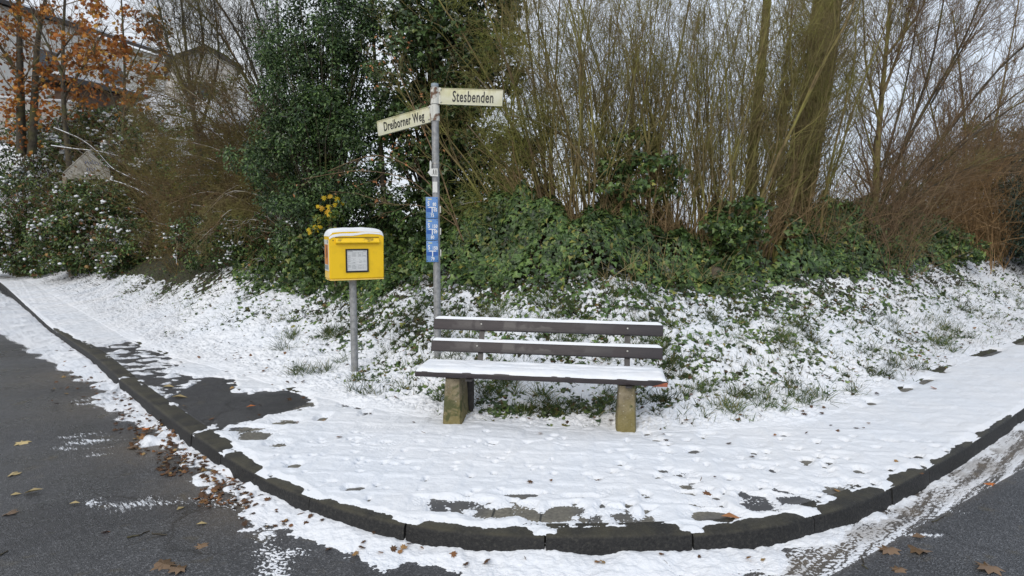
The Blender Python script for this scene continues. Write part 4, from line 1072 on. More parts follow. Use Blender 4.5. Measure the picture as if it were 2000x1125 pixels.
# dead leaves lying about: bank, gutter, path
def litter(px_boxes, z, zfun):
    out = []
    for (x0, y0, x1, y1, n) in px_boxes:
        for _ in range(n):
            p = gp(random.uniform(x0, x1), random.uniform(y0, y1), z); out.append((p[0], p[1]))
    A = np.array(out); return np.stack([A[:, 0], A[:, 1], zfun(A[:, 0], A[:, 1])], -1)
x, y, s = bank_points(15000, 0.0, 3.2, -0.55, 0.8)
t = bank_t(x, y, s); qq = x / y
okk = (s > 0) & (rng.random(len(x)) < np.where(t < 0.006, 0.30 + 0.5 * sstep(0.25, 0.5, qq) * sstep(1.0, 2.2, s), 0.035))
x, y, s, t = x[okk], y[okk], s[okk], t[okk]
Pd = np.stack([x, y, base_h(x, y, s) + np.maximum(t, 0) + tufts(x, y, s) + 0.008], -1)
G = litter([(300, 800, 480, 990, 0)] + [(310, 820, 400, 930, 260), (390, 900, 500, 990, 240), (220, 740, 330, 850, 170), (260, 830, 330, 890, 40), (100, 660, 250, 790, 90), (460, 960, 640, 1030, 60), (640, 1010, 860, 1090, 24), (860, 1060, 1500, 1110, 30)], 0.0,
           lambda a, b: np.maximum(road_t(a, b)[0], 0) + 0.006)
kk = kdist(G[:, 0], G[:, 1]) < -0.02; G = G[kk]
W_ = litter([(330, 700, 600, 830, 26), (1500, 830, 1700, 860, 6), (1000, 850, 1950, 960, 14), (560, 800, 860, 860, 6)], ZP, lambda a, b: ZP + np.maximum(pave_t(a, b, kdist(a, b)), -0.004) + 0.008)
Pd = np.concatenate([Pd, G, W_])
v, f = leaves(Pd, np.array([0, 0, 1.0]) + rng.normal(0, .30, (len(Pd), 3)), rng.uniform(0.018, 0.050, len(Pd)), LOBED)
tag(mesh_np('fallen_leaves', v, f, L_DEAD, smooth=False), kind='stuff')
# single leaves and twigs one can point at on the wet asphalt
L_PALE = leafmat('pale leaves', [(0.0, (0.34, 0.25, 0.12)), (1.0, (0.48, 0.38, 0.17))], rough=0.5, trans=0.05)
L_TAN = leafmat('wet brown leaves', [(0.0, (0.10, 0.060, 0.032)), (1.0, (0.19, 0.115, 0.058))], rough=0.4, trans=0.05)
L_ORG = leafmat('orange leaf', [(0.0, (0.38, 0.10, 0.02)), (1.0, (0.48, 0.16, 0.03))], rough=0.5, trans=0.05)
def one_leaf(px, py, size, mat, label, tpl=LOBED, z=0.0, flat=0.10, ang=None, group=None):
    p = gp(px, py, z); zz = z + (max(road_t(np.array([p[0]]), np.array([p[1]]))[0][0], 0) if z == 0 else max(pave_t(np.array([p[0]]), np.array([p[1]]), np.array([0.8]))[0], 0)) + 0.006
    n = np.array([[rng.normal(0, flat), rng.normal(0, flat) - 0.05, 1]])
    sp_ = None if ang is None else np.array([[math.cos(ang), math.sin(ang), 0]])
    v, f = leaves(np.zeros((1, 3)), n, np.array([size]), tpl, spin=sp_)
    o = mesh_np('fallen_leaf', v, f, mat, smooth=False); o.location = (p[0], p[1], zz)
    tag(o, label, 'leaf', group or 'single leaves lying on the ground'); return o
one_leaf(28, 930, 0.085, L_PALE, 'pale tan leaf alone on the asphalt at the left edge')
one_leaf(45, 966, 0.11, L_PALE, 'long narrow pale leaf on the left asphalt beside a smaller one', LEAF, ang=0.2)
one_leaf(20, 969, 0.055, L_PALE, 'small pale leaf touching the tip of the long narrow leaf', LEAF, ang=0.5)
one_leaf(135, 986, 0.060, L_PALE, 'cream oval leaf lying on the white frost streak', LEAF, ang=0.1)
one_leaf(212, 1040, 0.055, L_ORG, 'small orange leaf standing up on the dark asphalt', flat=0.5)
one_leaf(345, 998, 0.055, L_PALE, 'yellowish oval leaf near the end of the frost streak', LEAF, ang=1.2)
one_leaf(383, 1026, 0.055, L_PALE, 'greenish yellow leaf on asphalt below the snow tongue', LEAF, ang=0.3)
one_leaf(300, 1105, 0.115, L_TAN, 'large flat brown leaf at the bottom with a long stalk')
one_leaf(366, 1112, 0.095, L_TAN, 'large flat brown leaf to the right of the long stalked one')
one_leaf(398, 1062, 0.07, L_TAN, 'curled brown leaf on asphalt above the two large flat ones')
one_leaf(16, 1008, 0.085, L_TAN, 'brown folded leaf on asphalt at the left edge below the frost streak')
one_leaf(54, 862, 0.11, L_PALE, 'tan pair of leaf blades on asphalt left of the thin snow patch')
one_leaf(245, 877, 0.12, L_TAN, 'light brown leaf lying beside the thin snow patch', LEAF, ang=0.2)
one_leaf(335, 776, 0.13, L_PALE, 'long cream leaf on the bare asphalt path', LEAF, z=ZP, ang=0.15)
one_leaf(318, 756, 0.10, L_PALE, 'cream leaf upper of two on the bare path beside the kerb', LEAF, z=ZP, ang=0.1)
one_leaf(480, 797, 0.08, L_ORG, 'orange leaf on the dark end of the asphalt path', LEAF, z=ZP, ang=0.1)
one_leaf(1812, 1083, 0.13, L_TAN, 'biggest brown leaf on the asphalt in the right corner')
one_leaf(1742, 1070, 0.11, L_TAN, 'smaller brown leaf left of the biggest one in the right corner')
one_leaf(1780, 1050, 0.07, L_TAN, 'narrow brown leaf on asphalt below the slush tracks', LEAF, ang=-0.1)
one_leaf(1940, 945, 0.07, L_ORG, 'orange brown leaf on right asphalt near the tyre streaks')
one_leaf(1945, 1108, 0.12, L_TAN, 'reddish brown leaf at the bottom right corner of the road')
one_leaf(1760, 1110, 0.07, L_TAN, 'small curled leaf on asphalt below the biggest brown leaf')
one_leaf(1385, 968, 0.055, L_DEAD, 'dark curled leaf standing in the pavement snow', z=ZP, flat=0.7)
one_leaf(1408, 1010, 0.10, L_BEECH, 'pinkish leaf on the bare slab by the kerb', LEAF, z=ZP, ang=-0.1)
one_leaf(1830, 764, 0.06, L_ORG, 'rust coloured leaf lying on snow of the right pavement', z=ZP, flat=0.4)
one_leaf(1821, 935, 0.06, L_ORG, 'red orange leaf at the foot of the right kerb', flat=0.4)
one_leaf(294, 838, 0.07, L_ORG, 'bright orange leaf among the litter by the left kerb', flat=0.4)
one_leaf(768, 1045, 0.08, L_YEL, 'yellow leaf in gutter snow with grass blades', flat=0.5)
def stick(pts, r, label):
    P = np.array([[*gp(x, y, 0), r * 0.9] for x, y in pts]); c = P.mean(0)
    P = np.stack([np.interp(np.linspace(0, 1, 9), np.linspace(0, 1, len(P)), P[:, k]) for k in range(3)], -1)
    P[:, :2] += rng.normal(0, 0.003, (9, 2)); c[2] = 0
    v, f = tubes((P - c)[None], np.array([r]), np.array([r * .6]), 5)
    o = mesh_np('twig', v, f, BR_DARK); o.location = c; tag(o, label, 'twig', 'twigs lying on the road')
stick([(248, 1051), (272, 1046), (291, 1039)], 0.005, 'thick dark twig lying on the asphalt below the frost streak')
stick([(296, 1043), (312, 1045), (326, 1046)], 0.004, 'short dark twig right of the thick one on asphalt')
stick([(0, 1086), (16, 1076)], 0.004, 'dark twig at the left border of the asphalt')
stick([(1684, 1086), (1686, 1105), (1696, 1112)], 0.003, 'bent pale twig on asphalt beside the slush in the right corner')
stick([(1820, 1020), (1838, 1012), (1848, 1008)], 0.003, 'thin straight twig on the right asphalt by the tyre streaks')
# ------------------------------------------------------------------ woody plants
def woody(rt, stems, R0, R1, levels, mat_s, mat_t, s_name='stems', t_name='twigs', sides=6):
    """stems (K,n,3) with radii; levels: sprout() settings. Returns the strands of the last level."""
    m = Mesher(); m.add(*tubes(stems, R0, R1, sides)); localize(rt, m.done(s_name, mat_s, rt))
    m = Mesher(); cur = (stems, R0, R1); allv = [cur]
    for lv in levels:
        Q, a, b = sprout(*cur, **lv); cur = (Q, np.maximum(a, 0.0019), np.maximum(b, 0.0014)); allv.append(cur)
        m.add(*tubes(Q, cur[1], cur[2], 3))
    if levels: localize(rt, m.done(t_name, mat_t, rt))
    return allv
def lv(k, lo, hi, ang=0.5, t0=0.25, t1=1.0, rfrac=0.5, n=6, wander=0.12, up=0.05): return dict(k=k, lo=lo, hi=hi, ang=ang, t0=t0, t1=t1, rfrac=rfrac, n=n, wander=wander, up=up)
def stack(lines): return np.stack(lines)

# ---- foliage bushes from leaf clusters
def crown(rt, centers, rad, per, size, mat, name='foliage', tpl=LEAF, up=0.5, out=0.7, squash=0.75, r=rng, cc=None):
    C = np.repeat(centers, per, 0); K = len(C); R_ = np.repeat(rad, per)
    off = unit(r.normal(0, 1, (K, 3))) * (r.random(K) ** 0.45 * R_)[:, None]; off[:, 2] *= squash
    P = C + off; g = C - (centers.mean(0) if cc is None else cc)
    Nn = unit(off) * out + np.array([0, -0.15, up]) + r.normal(0, .45, (K, 3))
    v, f = leaves(P, Nn, r.uniform(size * .65, size * 1.25, K), tpl, spin=unit(off) + r.normal(0, .5, (K, 3)) + [0, 0, -.1])
    localize(rt, mesh_np(name, v, f, mat, rt, smooth=False)); return P
def px_cloud(boxes, d, dj):
    """cluster centres: boxes of (x0, y0, x1, y1, count) in the picture at distance d"""
    out = []
    for (x0, y0, x1, y1, n) in boxes:
        for _ in range(n):
            while True:
                a, b = random.uniform(-1, 1), random.uniform(-1, 1)
                if abs(a) ** 2.6 + abs(b) ** 2.6 < 1: break
            out.append(at((x0 + x1) / 2 + a * (x1 - x0) / 2, (y0 + y1) / 2 + b * (y1 - y0) / 2, d + random.gauss(0, dj)))
    return np.array(out)
# ---- thicket of upright hazel-like stems right of the sign post
TH = [(1065, 8.6, -0.34, 8, 'mossy many stemmed shrub leaning left just right of the white street sign'),
      (1135, 8.3, -0.16, 13, 'many stemmed bare shrub rising behind the bench centre, ivy at its foot'),
      (1200, 8.6, -0.06, 12, 'bare upright shrub behind the bench right of the one over its centre'),
      (1262, 8.4, -0.02, 13, 'bare shrub rising above the right concrete post of the bench'),
      (1325, 8.6, 0.02, 13, 'bare upright shrub standing above the right end of the bench backrest'),
      (1385, 8.5, 0.02, 13, 'bare shrub directly above the round mossy stone in the ivy'),
      (1445, 9.0, 0.05, 13, 'bare upright shrub between the round stone and the dark soil hollow'),
      (1500, 9.2, 0.06, 12, 'bare shrub above the dark soil hollow, left of the thick trunk'),
      (1560, 9.6, 0.08, 12, 'bare shrub growing against the foot of the thick leaning trunk')]
for (px, d, lean, ns, lab) in TH:
    ns += 8
    b = gpos(px, d); rt = root('hazel_shrub', b, lab, 'shrub', 'bare upright shrubs of the thicket')
    a = rng.uniform(0, 6.28, ns); rr = 0.24 * np.sqrt(rng.random(ns))
    P0 = b + np.stack([rr * np.cos(a) * 1.3, rr * np.sin(a), np.full(ns, -0.1)], -1)
    D = np.stack([np.cos(a) * 0.13 + lean + rng.normal(0, 0.06, ns), np.sin(a) * 0.10 + rng.normal(0, .05, ns), np.ones(ns)], -1)
    st = grow(P0, D, rng.uniform(2.4, 4.6, ns), 14, 0.075, 0.03)
    R0 = rng.uniform(0.006, 0.015, ns); R0[:3] = rng.uniform(0.018, 0.030, 3)
    woody(rt, st, R0, R0 * 0.28, [lv(12, 0.4, 1.6, ang=0.45, t0=0.15, t1=0.97, up=0.07, wander=0.14, n=8), lv(7, 0.15, 0.60, ang=0.65, up=0.03, wander=0.20, n=6), lv(1, 0.07, 0.26, ang=0.8, n=4, wander=0.3)], BR_OLIVE, BR_OLIVE)
    # young straight shoots from the base
    k = 48; a = rng.uniform(0, 6.28, k); rr = 0.34 * np.sqrt(rng.random(k))
    P0 = b + np.stack([rr * np.cos(a) * 1.3, rr * np.sin(a) - 0.05, np.full(k, 0.05)], -1)
    D = np.stack([np.cos(a) * 0.18 + rng.normal(0, .12, k) + lean * .5, np.sin(a) * 0.15 - 0.06, np.ones(k)], -1)
    sh = grow(P0, D, rng.uniform(0.4, 1.7, k) , 9, 0.15, 0.0)
    m = Mesher(); m.add(*tubes(sh, rng.uniform(0.0028, 0.0055, k), np.full(k, 0.0017), 4))
    Q, r0, r1 = sprout(sh, np.full(k, .004), np.full(k, .002), 8, 0.2, 0.95, 0.8, 0.10, 0.40, 0.6, 5, 0.22, 0.0); m.add(*tubes(Q, np.full(len(Q), .0018), np.full(len(Q), .0012), 3))
    localize(rt, m.done('shoots', BR_SHOOT, rt))

# ---- ivy climbing into the shrubs
for lab, boxes, d in (('ivy clump climbing the shrubs right of the dark soil hollow', [(1560, 395, 1690, 490, 46), (1590, 430, 1720, 510, 34)], 9.8),
                      ('ivy clump on the bank edge left of the dark soil hollow', [(1380, 390, 1500, 470, 34), (1360, 440, 1470, 540, 40)], 8.2),
                      ('loose ivy clump under the rusty shrub at the right', [(1690, 420, 1860, 510, 46), (1740, 450, 1930, 520, 30)], 11.2),
                      ('ivy mound behind the letterbox and the foot of the sign post', [(700, 430, 930, 560, 70), (560, 450, 760, 560, 44)], 8.9),
                      ('ivy climbing the stems behind the middle of the bench', [(1150, 300, 1330, 400, 40), (1200, 240, 1290, 330, 9)], 8.2)):
    C = px_cloud(boxes, d, .22); b = C.mean(0); b[2] = H1(b[0], b[1]); rt = root('ivy_clump', b, lab, 'ivy', 'ivy clumps on the bank')
    crown(rt, C, rng.uniform(.08, .18, len(C)), 34, .062, L_IVY, tpl=IVY, up=.2, out=.5)
# ---- thick leaning trunk
tr = pxline([(1545, 560), (1548, 430), (1572, 300), (1598, 160), (1612, 40), (1622, -60), (1640, -160)], 10.0, n=140)
rt = root('leaning_tree', tr[8], 'thick mossy tree trunk leaning right behind the bare thicket', 'tree')
nS = 64; a = np.linspace(0, 2 * np.pi, nS, endpoint=False); tt = np.linspace(0, 1, 140)
A, Tt = np.meshgrid(a, tt); rad = (0.235 - 0.07 * Tt) * (1 + 0.13 * fbm(np.cos(A) * 2.2 + 5, np.sin(A) * 2.2 + Tt * 6, 3) + 0.05 * np.sin(A * 5 + Tt * 3)) + 0.016 * fbm(np.cos(A) * 9 + np.sin(A) * 7, Tt * 14, 3)
V = np.stack([tr[:, None, 0] + rad * np.cos(A), tr[:, None, 1] + rad * np.sin(A), tr[:, None, 2] + 0 * A], -1)
i = np.arange(139)[:, None] * nS + np.arange(nS)[None]; j = np.arange(139)[:, None] * nS + (np.arange(nS)[None] + 1) % nS
M_trunk = bark('mossy trunk bark', (0.085, 0.070, 0.036), (0.22, 0.180, 0.095), moss=(0.16, 0.15, 0.045), mossamt=0.6, scale=11)
nt_ = M_trunk.node_tree; bump(nt_, nt_.nodes['Principled BSDF'], math_(nt_, 'ADD', noise(nt_, 26, 5), noise(nt_, 7, 4)), 0.9, 0.05)
localize(rt, mesh_np('trunk', V.reshape(-1, 3), np.stack([i, j, j + nS, i + nS], -1).reshape(-1, 4), M_trunk, rt))
K = 1000; ti = rng.integers(12, 138, K); aa = rng.uniform(0, 6.28, K)
P0 = tr[ti] + np.stack([0.18 * np.cos(aa), 0.18 * np.sin(aa), np.zeros(K)], -1)
sh = grow(P0, np.stack([np.cos(aa) * 0.8, np.sin(aa) * 0.8 - .2, np.full(K, 0.6)], -1), rng.uniform(0.25, 0.9, K), 7, 0.16, 0.10)
m = Mesher(); m.add(*tubes(sh, np.full(K, .004), np.full(K, .002), 4)); Q, r0, r1 = sprout(sh, np.full(K, .004), np.full(K, .002), 5, .2, 1, .6, .08, .35, .6, 5, .18, .03); m.add(*tubes(Q, np.full(len(Q), .002), np.full(len(Q), .0013), 3))
localize(rt, m.done('twigs', BR_OLIVE, rt))
# second, slimmer trunk
t2 = pxline([(1452, 540), (1462, 400), (1478, 220), (1494, 60), (1502, -60)], 9.8, n=20)
rt = root('slim_tree', t2[1], 'slim mossy trunk among the thicket left of the thick leaning trunk', 'tree')
woody(rt, t2[None], np.array([0.080]), np.array([0.055]), [lv(40, 0.4, 1.4, ang=0.6, t0=0.2, rfrac=0.12, n=7, up=0.08), lv(8, 0.15, 0.5, n=5, wander=.16)], M_trunk, BR_OLIVE, 'trunk', 'twigs', 14)

# ---- bare trees on the right, stems fanning to the right
def px_tree(name, label, lines, d, R, levels, ms, mt, cat='tree', jit=0.5, group=None, n=14, sname='stems'):
    L_ = stack([pxline(p, d + random.uniform(-jit, jit) * 0.2, d + random.uniform(-jit, jit), n) for p in lines])
    rt = root(name, L_[0, 0], label, cat, group); R = np.array(R)
    return rt, woody(rt, L_, R, R * 0.35, levels, ms, mt, s_name=sname)
rt, _ = px_tree('bare_tree', 'slender bare tree with pale mossy trunk right of the thick leaning one',
    [[(1703, 520), (1710, 380), (1716, 250), (1732, 90), (1742, -40)], [(1722, 190), (1760, 90), (1790, -30)], [(1718, 240), (1690, 130), (1685, -20)], [(1730, 110), (1800, 20), (1830, -60)], [(1714, 330), (1675, 200), (1640, 120)]],
    10.6, [.060, .026, .022, .022, .017], [lv(32, 0.5, 1.5, ang=.6, t0=.12, n=8, wander=.10, up=.04, rfrac=.35), lv(9, .2, .7, ang=.55, n=6, wander=.14, up=.03), lv(3, .08, .3, ang=.6, n=4, wander=.16)], BR_OLIVE, BR_BROWN)
rt, _ = px_tree('bare_tree', 'bare tree fanning long dark branches to the right over the rusty shrub',
    [[(1690, 500), (1730, 360), (1800, 220), (1880, 90), (1930, -40)], [(1690, 500), (1745, 390), (1850, 260), (1950, 130), (2060, 40)], [(1700, 490), (1790, 370), (1900, 260), (2040, 170)], [(1695, 480), (1760, 300), (1820, 130), (1850, -40)],
     [(1700, 490), (1760, 400), (1880, 330), (2050, 280)], [(1690, 500), (1725, 330), (1770, 170), (1800, -20)], [(1740, 400), (1830, 320), (1960, 200), (2080, 120)], [(1820, 200), (1900, 60), (1960, -40)]],
    10.8, [.034, .034, .028, .030, .022, .026, .020, .018], [lv(34, .5, 1.6, ang=.45, t0=.15, n=8, wander=.09, up=.02, rfrac=.4), lv(9, .2, .7, ang=.5, n=6, wander=.13, up=.03), lv(3, .08, .3, ang=.6, n=4, wander=.16)], BR_DARK, BR_BROWN)
rt, _ = px_tree('bare_tree', 'bare many stemmed tree at the right border behind the rusty shrub',
    [[(1880, 490), (1890, 330), (1880, 180), (1860, 20)], [(1890, 490), (1930, 320), (1960, 160), (1990, 0)], [(1890, 490), (1960, 350), (2030, 230)], [(1880, 490), (1850, 330), (1810, 180), (1790, 60)], [(1900, 490), (1920, 380), (2000, 300), (2080, 240)]],
    13.0, [.034, .030, .028, .026, .022], [lv(34, .6, 1.8, ang=.5, t0=.15, n=8, wander=.12, up=.03, rfrac=.4), lv(9, .25, .8, ang=.55, n=6, wander=.15, up=.03), lv(3, .1, .35, ang=.6, n=4, wander=.18)], BR_OLIVE, BR_BROWN)
# ---- rusty shrub on the right: masses of fine arching shoots
def shoots_bush(name, label, boxes, d, k, mat, sub=5, lean=(0, 0), rad=(.0025, .005), wander=.09, droop=-0.02, cat='shrub'):
    (x0, x1, yb, hlo, hhi) = boxes
    xs = rng.uniform(x0, x1, k); dd = d + rng.normal(0, .45, k)
    P0 = np.array([[at(a, 440, b)[0], b, 0] for a, b in zip(xs, dd)]); P0[:, 2] = base_h(P0[:, 0], P0[:, 1]) - .05
    rt = root(name, P0.mean(0), label, cat)
    D = np.stack([rng.normal(lean[0], .38, k), rng.normal(lean[1], .25, k), np.ones(k)], -1)
    sh = grow(P0, D, rng.uniform(hlo, hhi, k), 10, wander, droop)
    m = Mesher(); r0 = rng.uniform(*rad, k); m.add(*tubes(sh, r0, r0 * .4, 4)); localize(rt, m.done('stems', mat, rt))
    m = Mesher(); Q, a, b = sprout(sh, r0, r0 * .4, sub, .15, 1, .85, .15, .65, .6, 6, .22, 0.0); m.add(*tubes(Q, np.full(len(Q), .0021), np.full(len(Q), .0013), 3))
    Q2, a, b = sprout(Q, a, b, 2, .2, 1, .7, .06, .25, .8, 4, .2, 0.0); m.add(*tubes(Q2, np.full(len(Q2), .0017), np.full(len(Q2), .0011), 3))
    localize(rt, m.done('twigs', mat, rt)); return rt, sh
shoots_bush('rusty_shrub', 'dense rust brown bare shrub at the right above the snowy bank', (1760, 1970, 480, 1.2, 2.9), 12.6, 380, BR_RED, sub=10, lean=(-.12, -.1), rad=(.004, .010), wander=.15)
shoots_bush('rusty_shrub', 'thin brown bare shrub filling the gap under the fanning branches', (1600, 1790, 480, .7, 2.0), 10.3, 200, BR_BROWN, sub=9, lean=(.1, -.05), rad=(.004, .008), wander=.15)
shoots_bush('rusty_shrub', 'dull brown bare shrub behind the rusty one, reaching into the sky', (1800, 2000, 480, 2.2, 3.6), 14.2, 220, BR_BROWN, sub=9, lean=(.02, 0), rad=(.004, .010), wander=.13)
def inner_wood(rt, base, centers, frac, mat, r0=.02, name='branches'):
    idx = rng.choice(len(centers), int(len(centers) * frac), replace=False)
    L_ = []
    for c in centers[idx]:
        mid = base + (c - base) * np.array([.35, .35, .6]) + rng.normal(0, .08, 3)
        t = np.linspace(0, 1, 9)[:, None]; L_.append((1 - t) ** 2 * base + 2 * t * (1 - t) * mid + t ** 2 * c)
    m = Mesher(); K = len(L_); L_ = np.array(L_) + rng.normal(0, .012, (K, 9, 3)); m.add(*tubes(L_, np.full(K, r0), np.full(K, .003), 5)); localize(rt, m.done(name, mat, rt))
# holly
C = px_cloud([(495, -60, 750, 160, 120), (505, 60, 745, 300, 190), (490, 200, 750, 420, 190), (520, 330, 780, 500, 120), (440, 280, 570, 330, 20), (610, -40, 750, 120, 40)], 9.3, .35)
b = gpos(640, 9.5); rt = root('holly_tree', b, 'dense dark evergreen with small glossy leaves behind the letterbox', 'tree')
inner_wood(rt, b, C, .35, BR_DARK); crown(rt, C, rng.uniform(.10, .22, len(C)), 90, .050, L_HOLLY)
# ivy-clad tree
C = px_cloud([(740, -80, 1015, 110, 140), (738, 40, 965, 240, 140), (740, 180, 940, 330, 90), (760, 300, 1010, 430, 80), (700, 380, 940, 480, 60), (880, -60, 1020, 230, 70), (860, 250, 1075, 430, 80)], 9.3, .35)
b = gpos(850, 9.7); rt = root('ivy_clad_tree', b, 'tree wrapped in dark ivy with brownish flower heads above the sign post', 'tree')
tk = pxline([(850, 520), (858, 300), (850, 100), (860, -80)], 9.8, n=16); m = Mesher(); m.add(*tubes(tk[None], np.array([.12]), np.array([.07]), 10)); localize(rt, m.done('trunk', BR_DARK, rt))
inner_wood(rt, b, C, .3, BR_DARK); Pc = crown(rt, C, rng.uniform(.12, .25, len(C)), 46, .062, L_TREEIVY, tpl=IVY)
pk = Pc[rng.choice(len(Pc), 900, replace=False)]; pk = pk[pk[:, 2] > 2.3]; C2 = pk + [0, -.07, .03]
crown(rt, C2, np.full(len(C2), .026), 14, .016, L_UMBEL, name='flower_heads', out=1, up=.1)
# grey stem seen left of the ivy
rt, _ = px_tree('slim_tree', 'thin bare stem in the gap between the holly and the ivy clad tree', [[(752, 420), (742, 260), (730, 90), (724, -40)]], 9.4, [.045], [lv(10, .3, .8, t0=.3, n=6), lv(4, .1, .3, n=4)], BR_DARK, BR_DARK, n=14)
# ---- mossy tangled shrub between the ivy and the thicket
rt, A_ = px_tree('mossy_shrub', 'tangled pale mossy shrub around the right end of the white street sign',
    [[(1075, 470), (1045, 330), (1010, 180), (960, 40), (930, -40)], [(1080, 470), (1060, 300), (1040, 140), (1020, -40)], [(1070, 470), (1010, 380), (960, 300), (910, 240)], [(1075, 470), (1030, 300), (980, 200), (930, 150)],
     [(1085, 470), (1075, 330), (1085, 150), (1095, -30)], [(1070, 480), (1000, 420), (940, 390), (900, 400)], [(1185, 308), (1120, 275), (1050, 236), (990, 225)], [(1060, 480), (990, 440), (985, 470), (965, 510)], [(1080, 460), (1050, 260), (985, 110), (950, 60)]],
    8.5, [.024, .026, .016, .016, .022, .012, .022, .010, .016], [lv(20, .3, .9, ang=.7, t0=.2, n=8, wander=.22, up=-.02, rfrac=.4), lv(9, .15, .45, ang=.7, n=6, wander=.26, up=-.03), lv(3, .06, .2, ang=.7, n=4, wander=.3)], BR_SNOW, BR_MOSS, cat='shrub')
# ---- beech sapling with peach leaves
rt, A_ = px_tree('beech_sapling', 'thin sapling holding a few peach coloured leaves left of the sign post', [[(905, 470), (870, 390), (800, 320), (730, 295), (640, 335)], [(900, 460), (860, 330), (800, 190), (745, 70)], [(880, 420), (800, 345), (700, 330), (590, 350)], [(890, 440), (830, 400), (760, 400), (690, 375)]],
    8.2, [.010, .011, .008, .007], [lv(9, .2, .6, ang=.5, t0=.2, n=6, wander=.12, up=0, rfrac=.5), lv(3, .08, .25, n=4)], BR_BROWN, BR_BROWN, jit=.15)
Q = A_[1][0]; Q2 = A_[2][0]; ends = np.concatenate([Q[:, -1], Q2[:, -1]]); sel = rng.random(len(ends)) < .36
lf = np.concatenate([ends[sel], np.array([at(random.uniform(a, c), random.uniform(b2, d2), 8.15) for (a, b2, c, d2, n) in [(715, 70, 800, 175, 26), (745, 262, 835, 300, 16), (690, 120, 740, 150, 4), (930, 370, 950, 410, 4)] for _ in range(n)])])
v, f = leaves(lf, rng.normal(0, 1, (len(lf), 3)) + [0, -.8, .3], rng.uniform(.03, .058, len(lf)), LEAF); localize(rt, mesh_np('leaves', v, f, L_BEECH, rt, smooth=False))
# ---- arching snowy shrub on the left
rt, A_ = px_tree('arching_shrub', 'brown arching shrub with snow lines on its branches left of the holly',
    [[(600, 470), (540, 330), (440, 230), (330, 150)], [(600, 470), (530, 350), (430, 290), (330, 270)], [(590, 480), (520, 400), (430, 340), (340, 345)], [(600, 460), (560, 300), (490, 180), (400, 90)], [(600, 460), (575, 280), (530, 150), (480, 50)], [(590, 470), (500, 330), (400, 240), (300, 215)],
     [(580, 480), (500, 370), (420, 310), (350, 300)], [(600, 470), (540, 290), (450, 190), (360, 130)], [(590, 480), (510, 300), (420, 190), (340, 100)], [(585, 480), (480, 390), (400, 370), (330, 400)], [(600, 470), (550, 260), (470, 140), (420, 30)], [(580, 470), (480, 300), (380, 200), (290, 180)]],
    11.0, [.022] * 12, [lv(40, .4, 1.3, ang=.5, t0=.12, n=8, wander=.13, up=-.01, rfrac=.45), lv(12, .15, .6, ang=.55, n=6, wander=.20, up=-.01), lv(2, .08, .25, ang=.7, n=4, wander=.25)], BR_SNOW, BR_DBROWN, cat='shrub', jit=1.0)
rt, A_ = px_tree('drooping_shrub', 'low mossy shrub drooping over the verge left of the letterbox', [[(590, 480), (540, 385), (470, 350), (410, 400), (380, 440)], [(590, 480), (530, 390), (450, 365), (400, 420)], [(600, 480), (520, 380), (440, 370), (420, 440)], [(590, 490), (520, 420), (450, 400), (400, 470)], [(600, 480), (560, 400), (500, 380), (470, 440)], [(560, 490), (480, 430), (430, 430), (390, 470)], [(570, 500), (500, 450), (450, 450), (420, 500)]],
    10.6, [.014] * 7, [lv(16, .25, .7, ang=.6, t0=.1, n=8, wander=.22, up=-.06, rfrac=.45), lv(8, .12, .4, ang=.6, n=6, wander=.22, up=-.05), lv(3, .06, .2, n=4, wander=.25)], BR_SNOW, BR_OLIVE, cat='shrub', jit=.7)
shoots_bush('brown_shrub', 'dark brown twiggy bush on the verge left of the drooping shrub', (330, 540, 480, .5, 1.3), 12.6, 300, BR_DBROWN, sub=9, lean=(-.15, -.2), droop=-.05)
shoots_bush('brown_shrub', 'tall brown twig thicket on the slope behind the arching snowy shrub', (330, 560, 440, 1.8, 4.0), 14.5, 440, BR_DBROWN, sub=14, lean=(-.2, 0), wander=.12, rad=(.004, .008))
shoots_bush('brown_shrub', 'brown twig thicket between the notice board and the arching shrub', (200, 400, 440, 1.2, 3.2), 17.0, 400, BR_DBROWN, sub=14, lean=(-.1, 0), wander=.12, rad=(.004, .008))
# ---- bare trees upper left
rt, _ = px_tree('bare_tree', 'thin bare tree with many fine twigs above the small gabled house',
    [[(395, 330), (372, 180), (362, 80), (350, -40)], [(372, 200), (400, 90), (380, -40)], [(390, 260), (430, 120), (415, -30)], [(378, 220), (330, 90), (300, -30)]], 12.5, [.045, .03, .03, .025], [lv(20, .8, 2.0, ang=.5, t0=.2, n=8, rfrac=.35), lv(8, .3, .9, n=6, wander=.14), lv(3, .15, .4, n=4)], BR_DARK, BR_DARK)
rt, _ = px_tree('bare_tree', 'bare tree arching leftward out of the top of the holly',
    [[(540, 330), (510, 170), (465, 60), (400, -30)], [(545, 320), (530, 120), (500, 20), (470, -50)], [(530, 260), (470, 130), (420, 50), (340, -20)], [(540, 250), (545, 110), (540, -40)], [(520, 220), (450, 110), (380, 80)]], 10.5, [.034, .03, .024, .026, .016], [lv(20, .6, 1.6, ang=.5, t0=.25, n=8, rfrac=.35), lv(8, .25, .7, n=6, wander=.14), lv(3, .1, .3, n=4)], BR_DARK, BR_DARK)
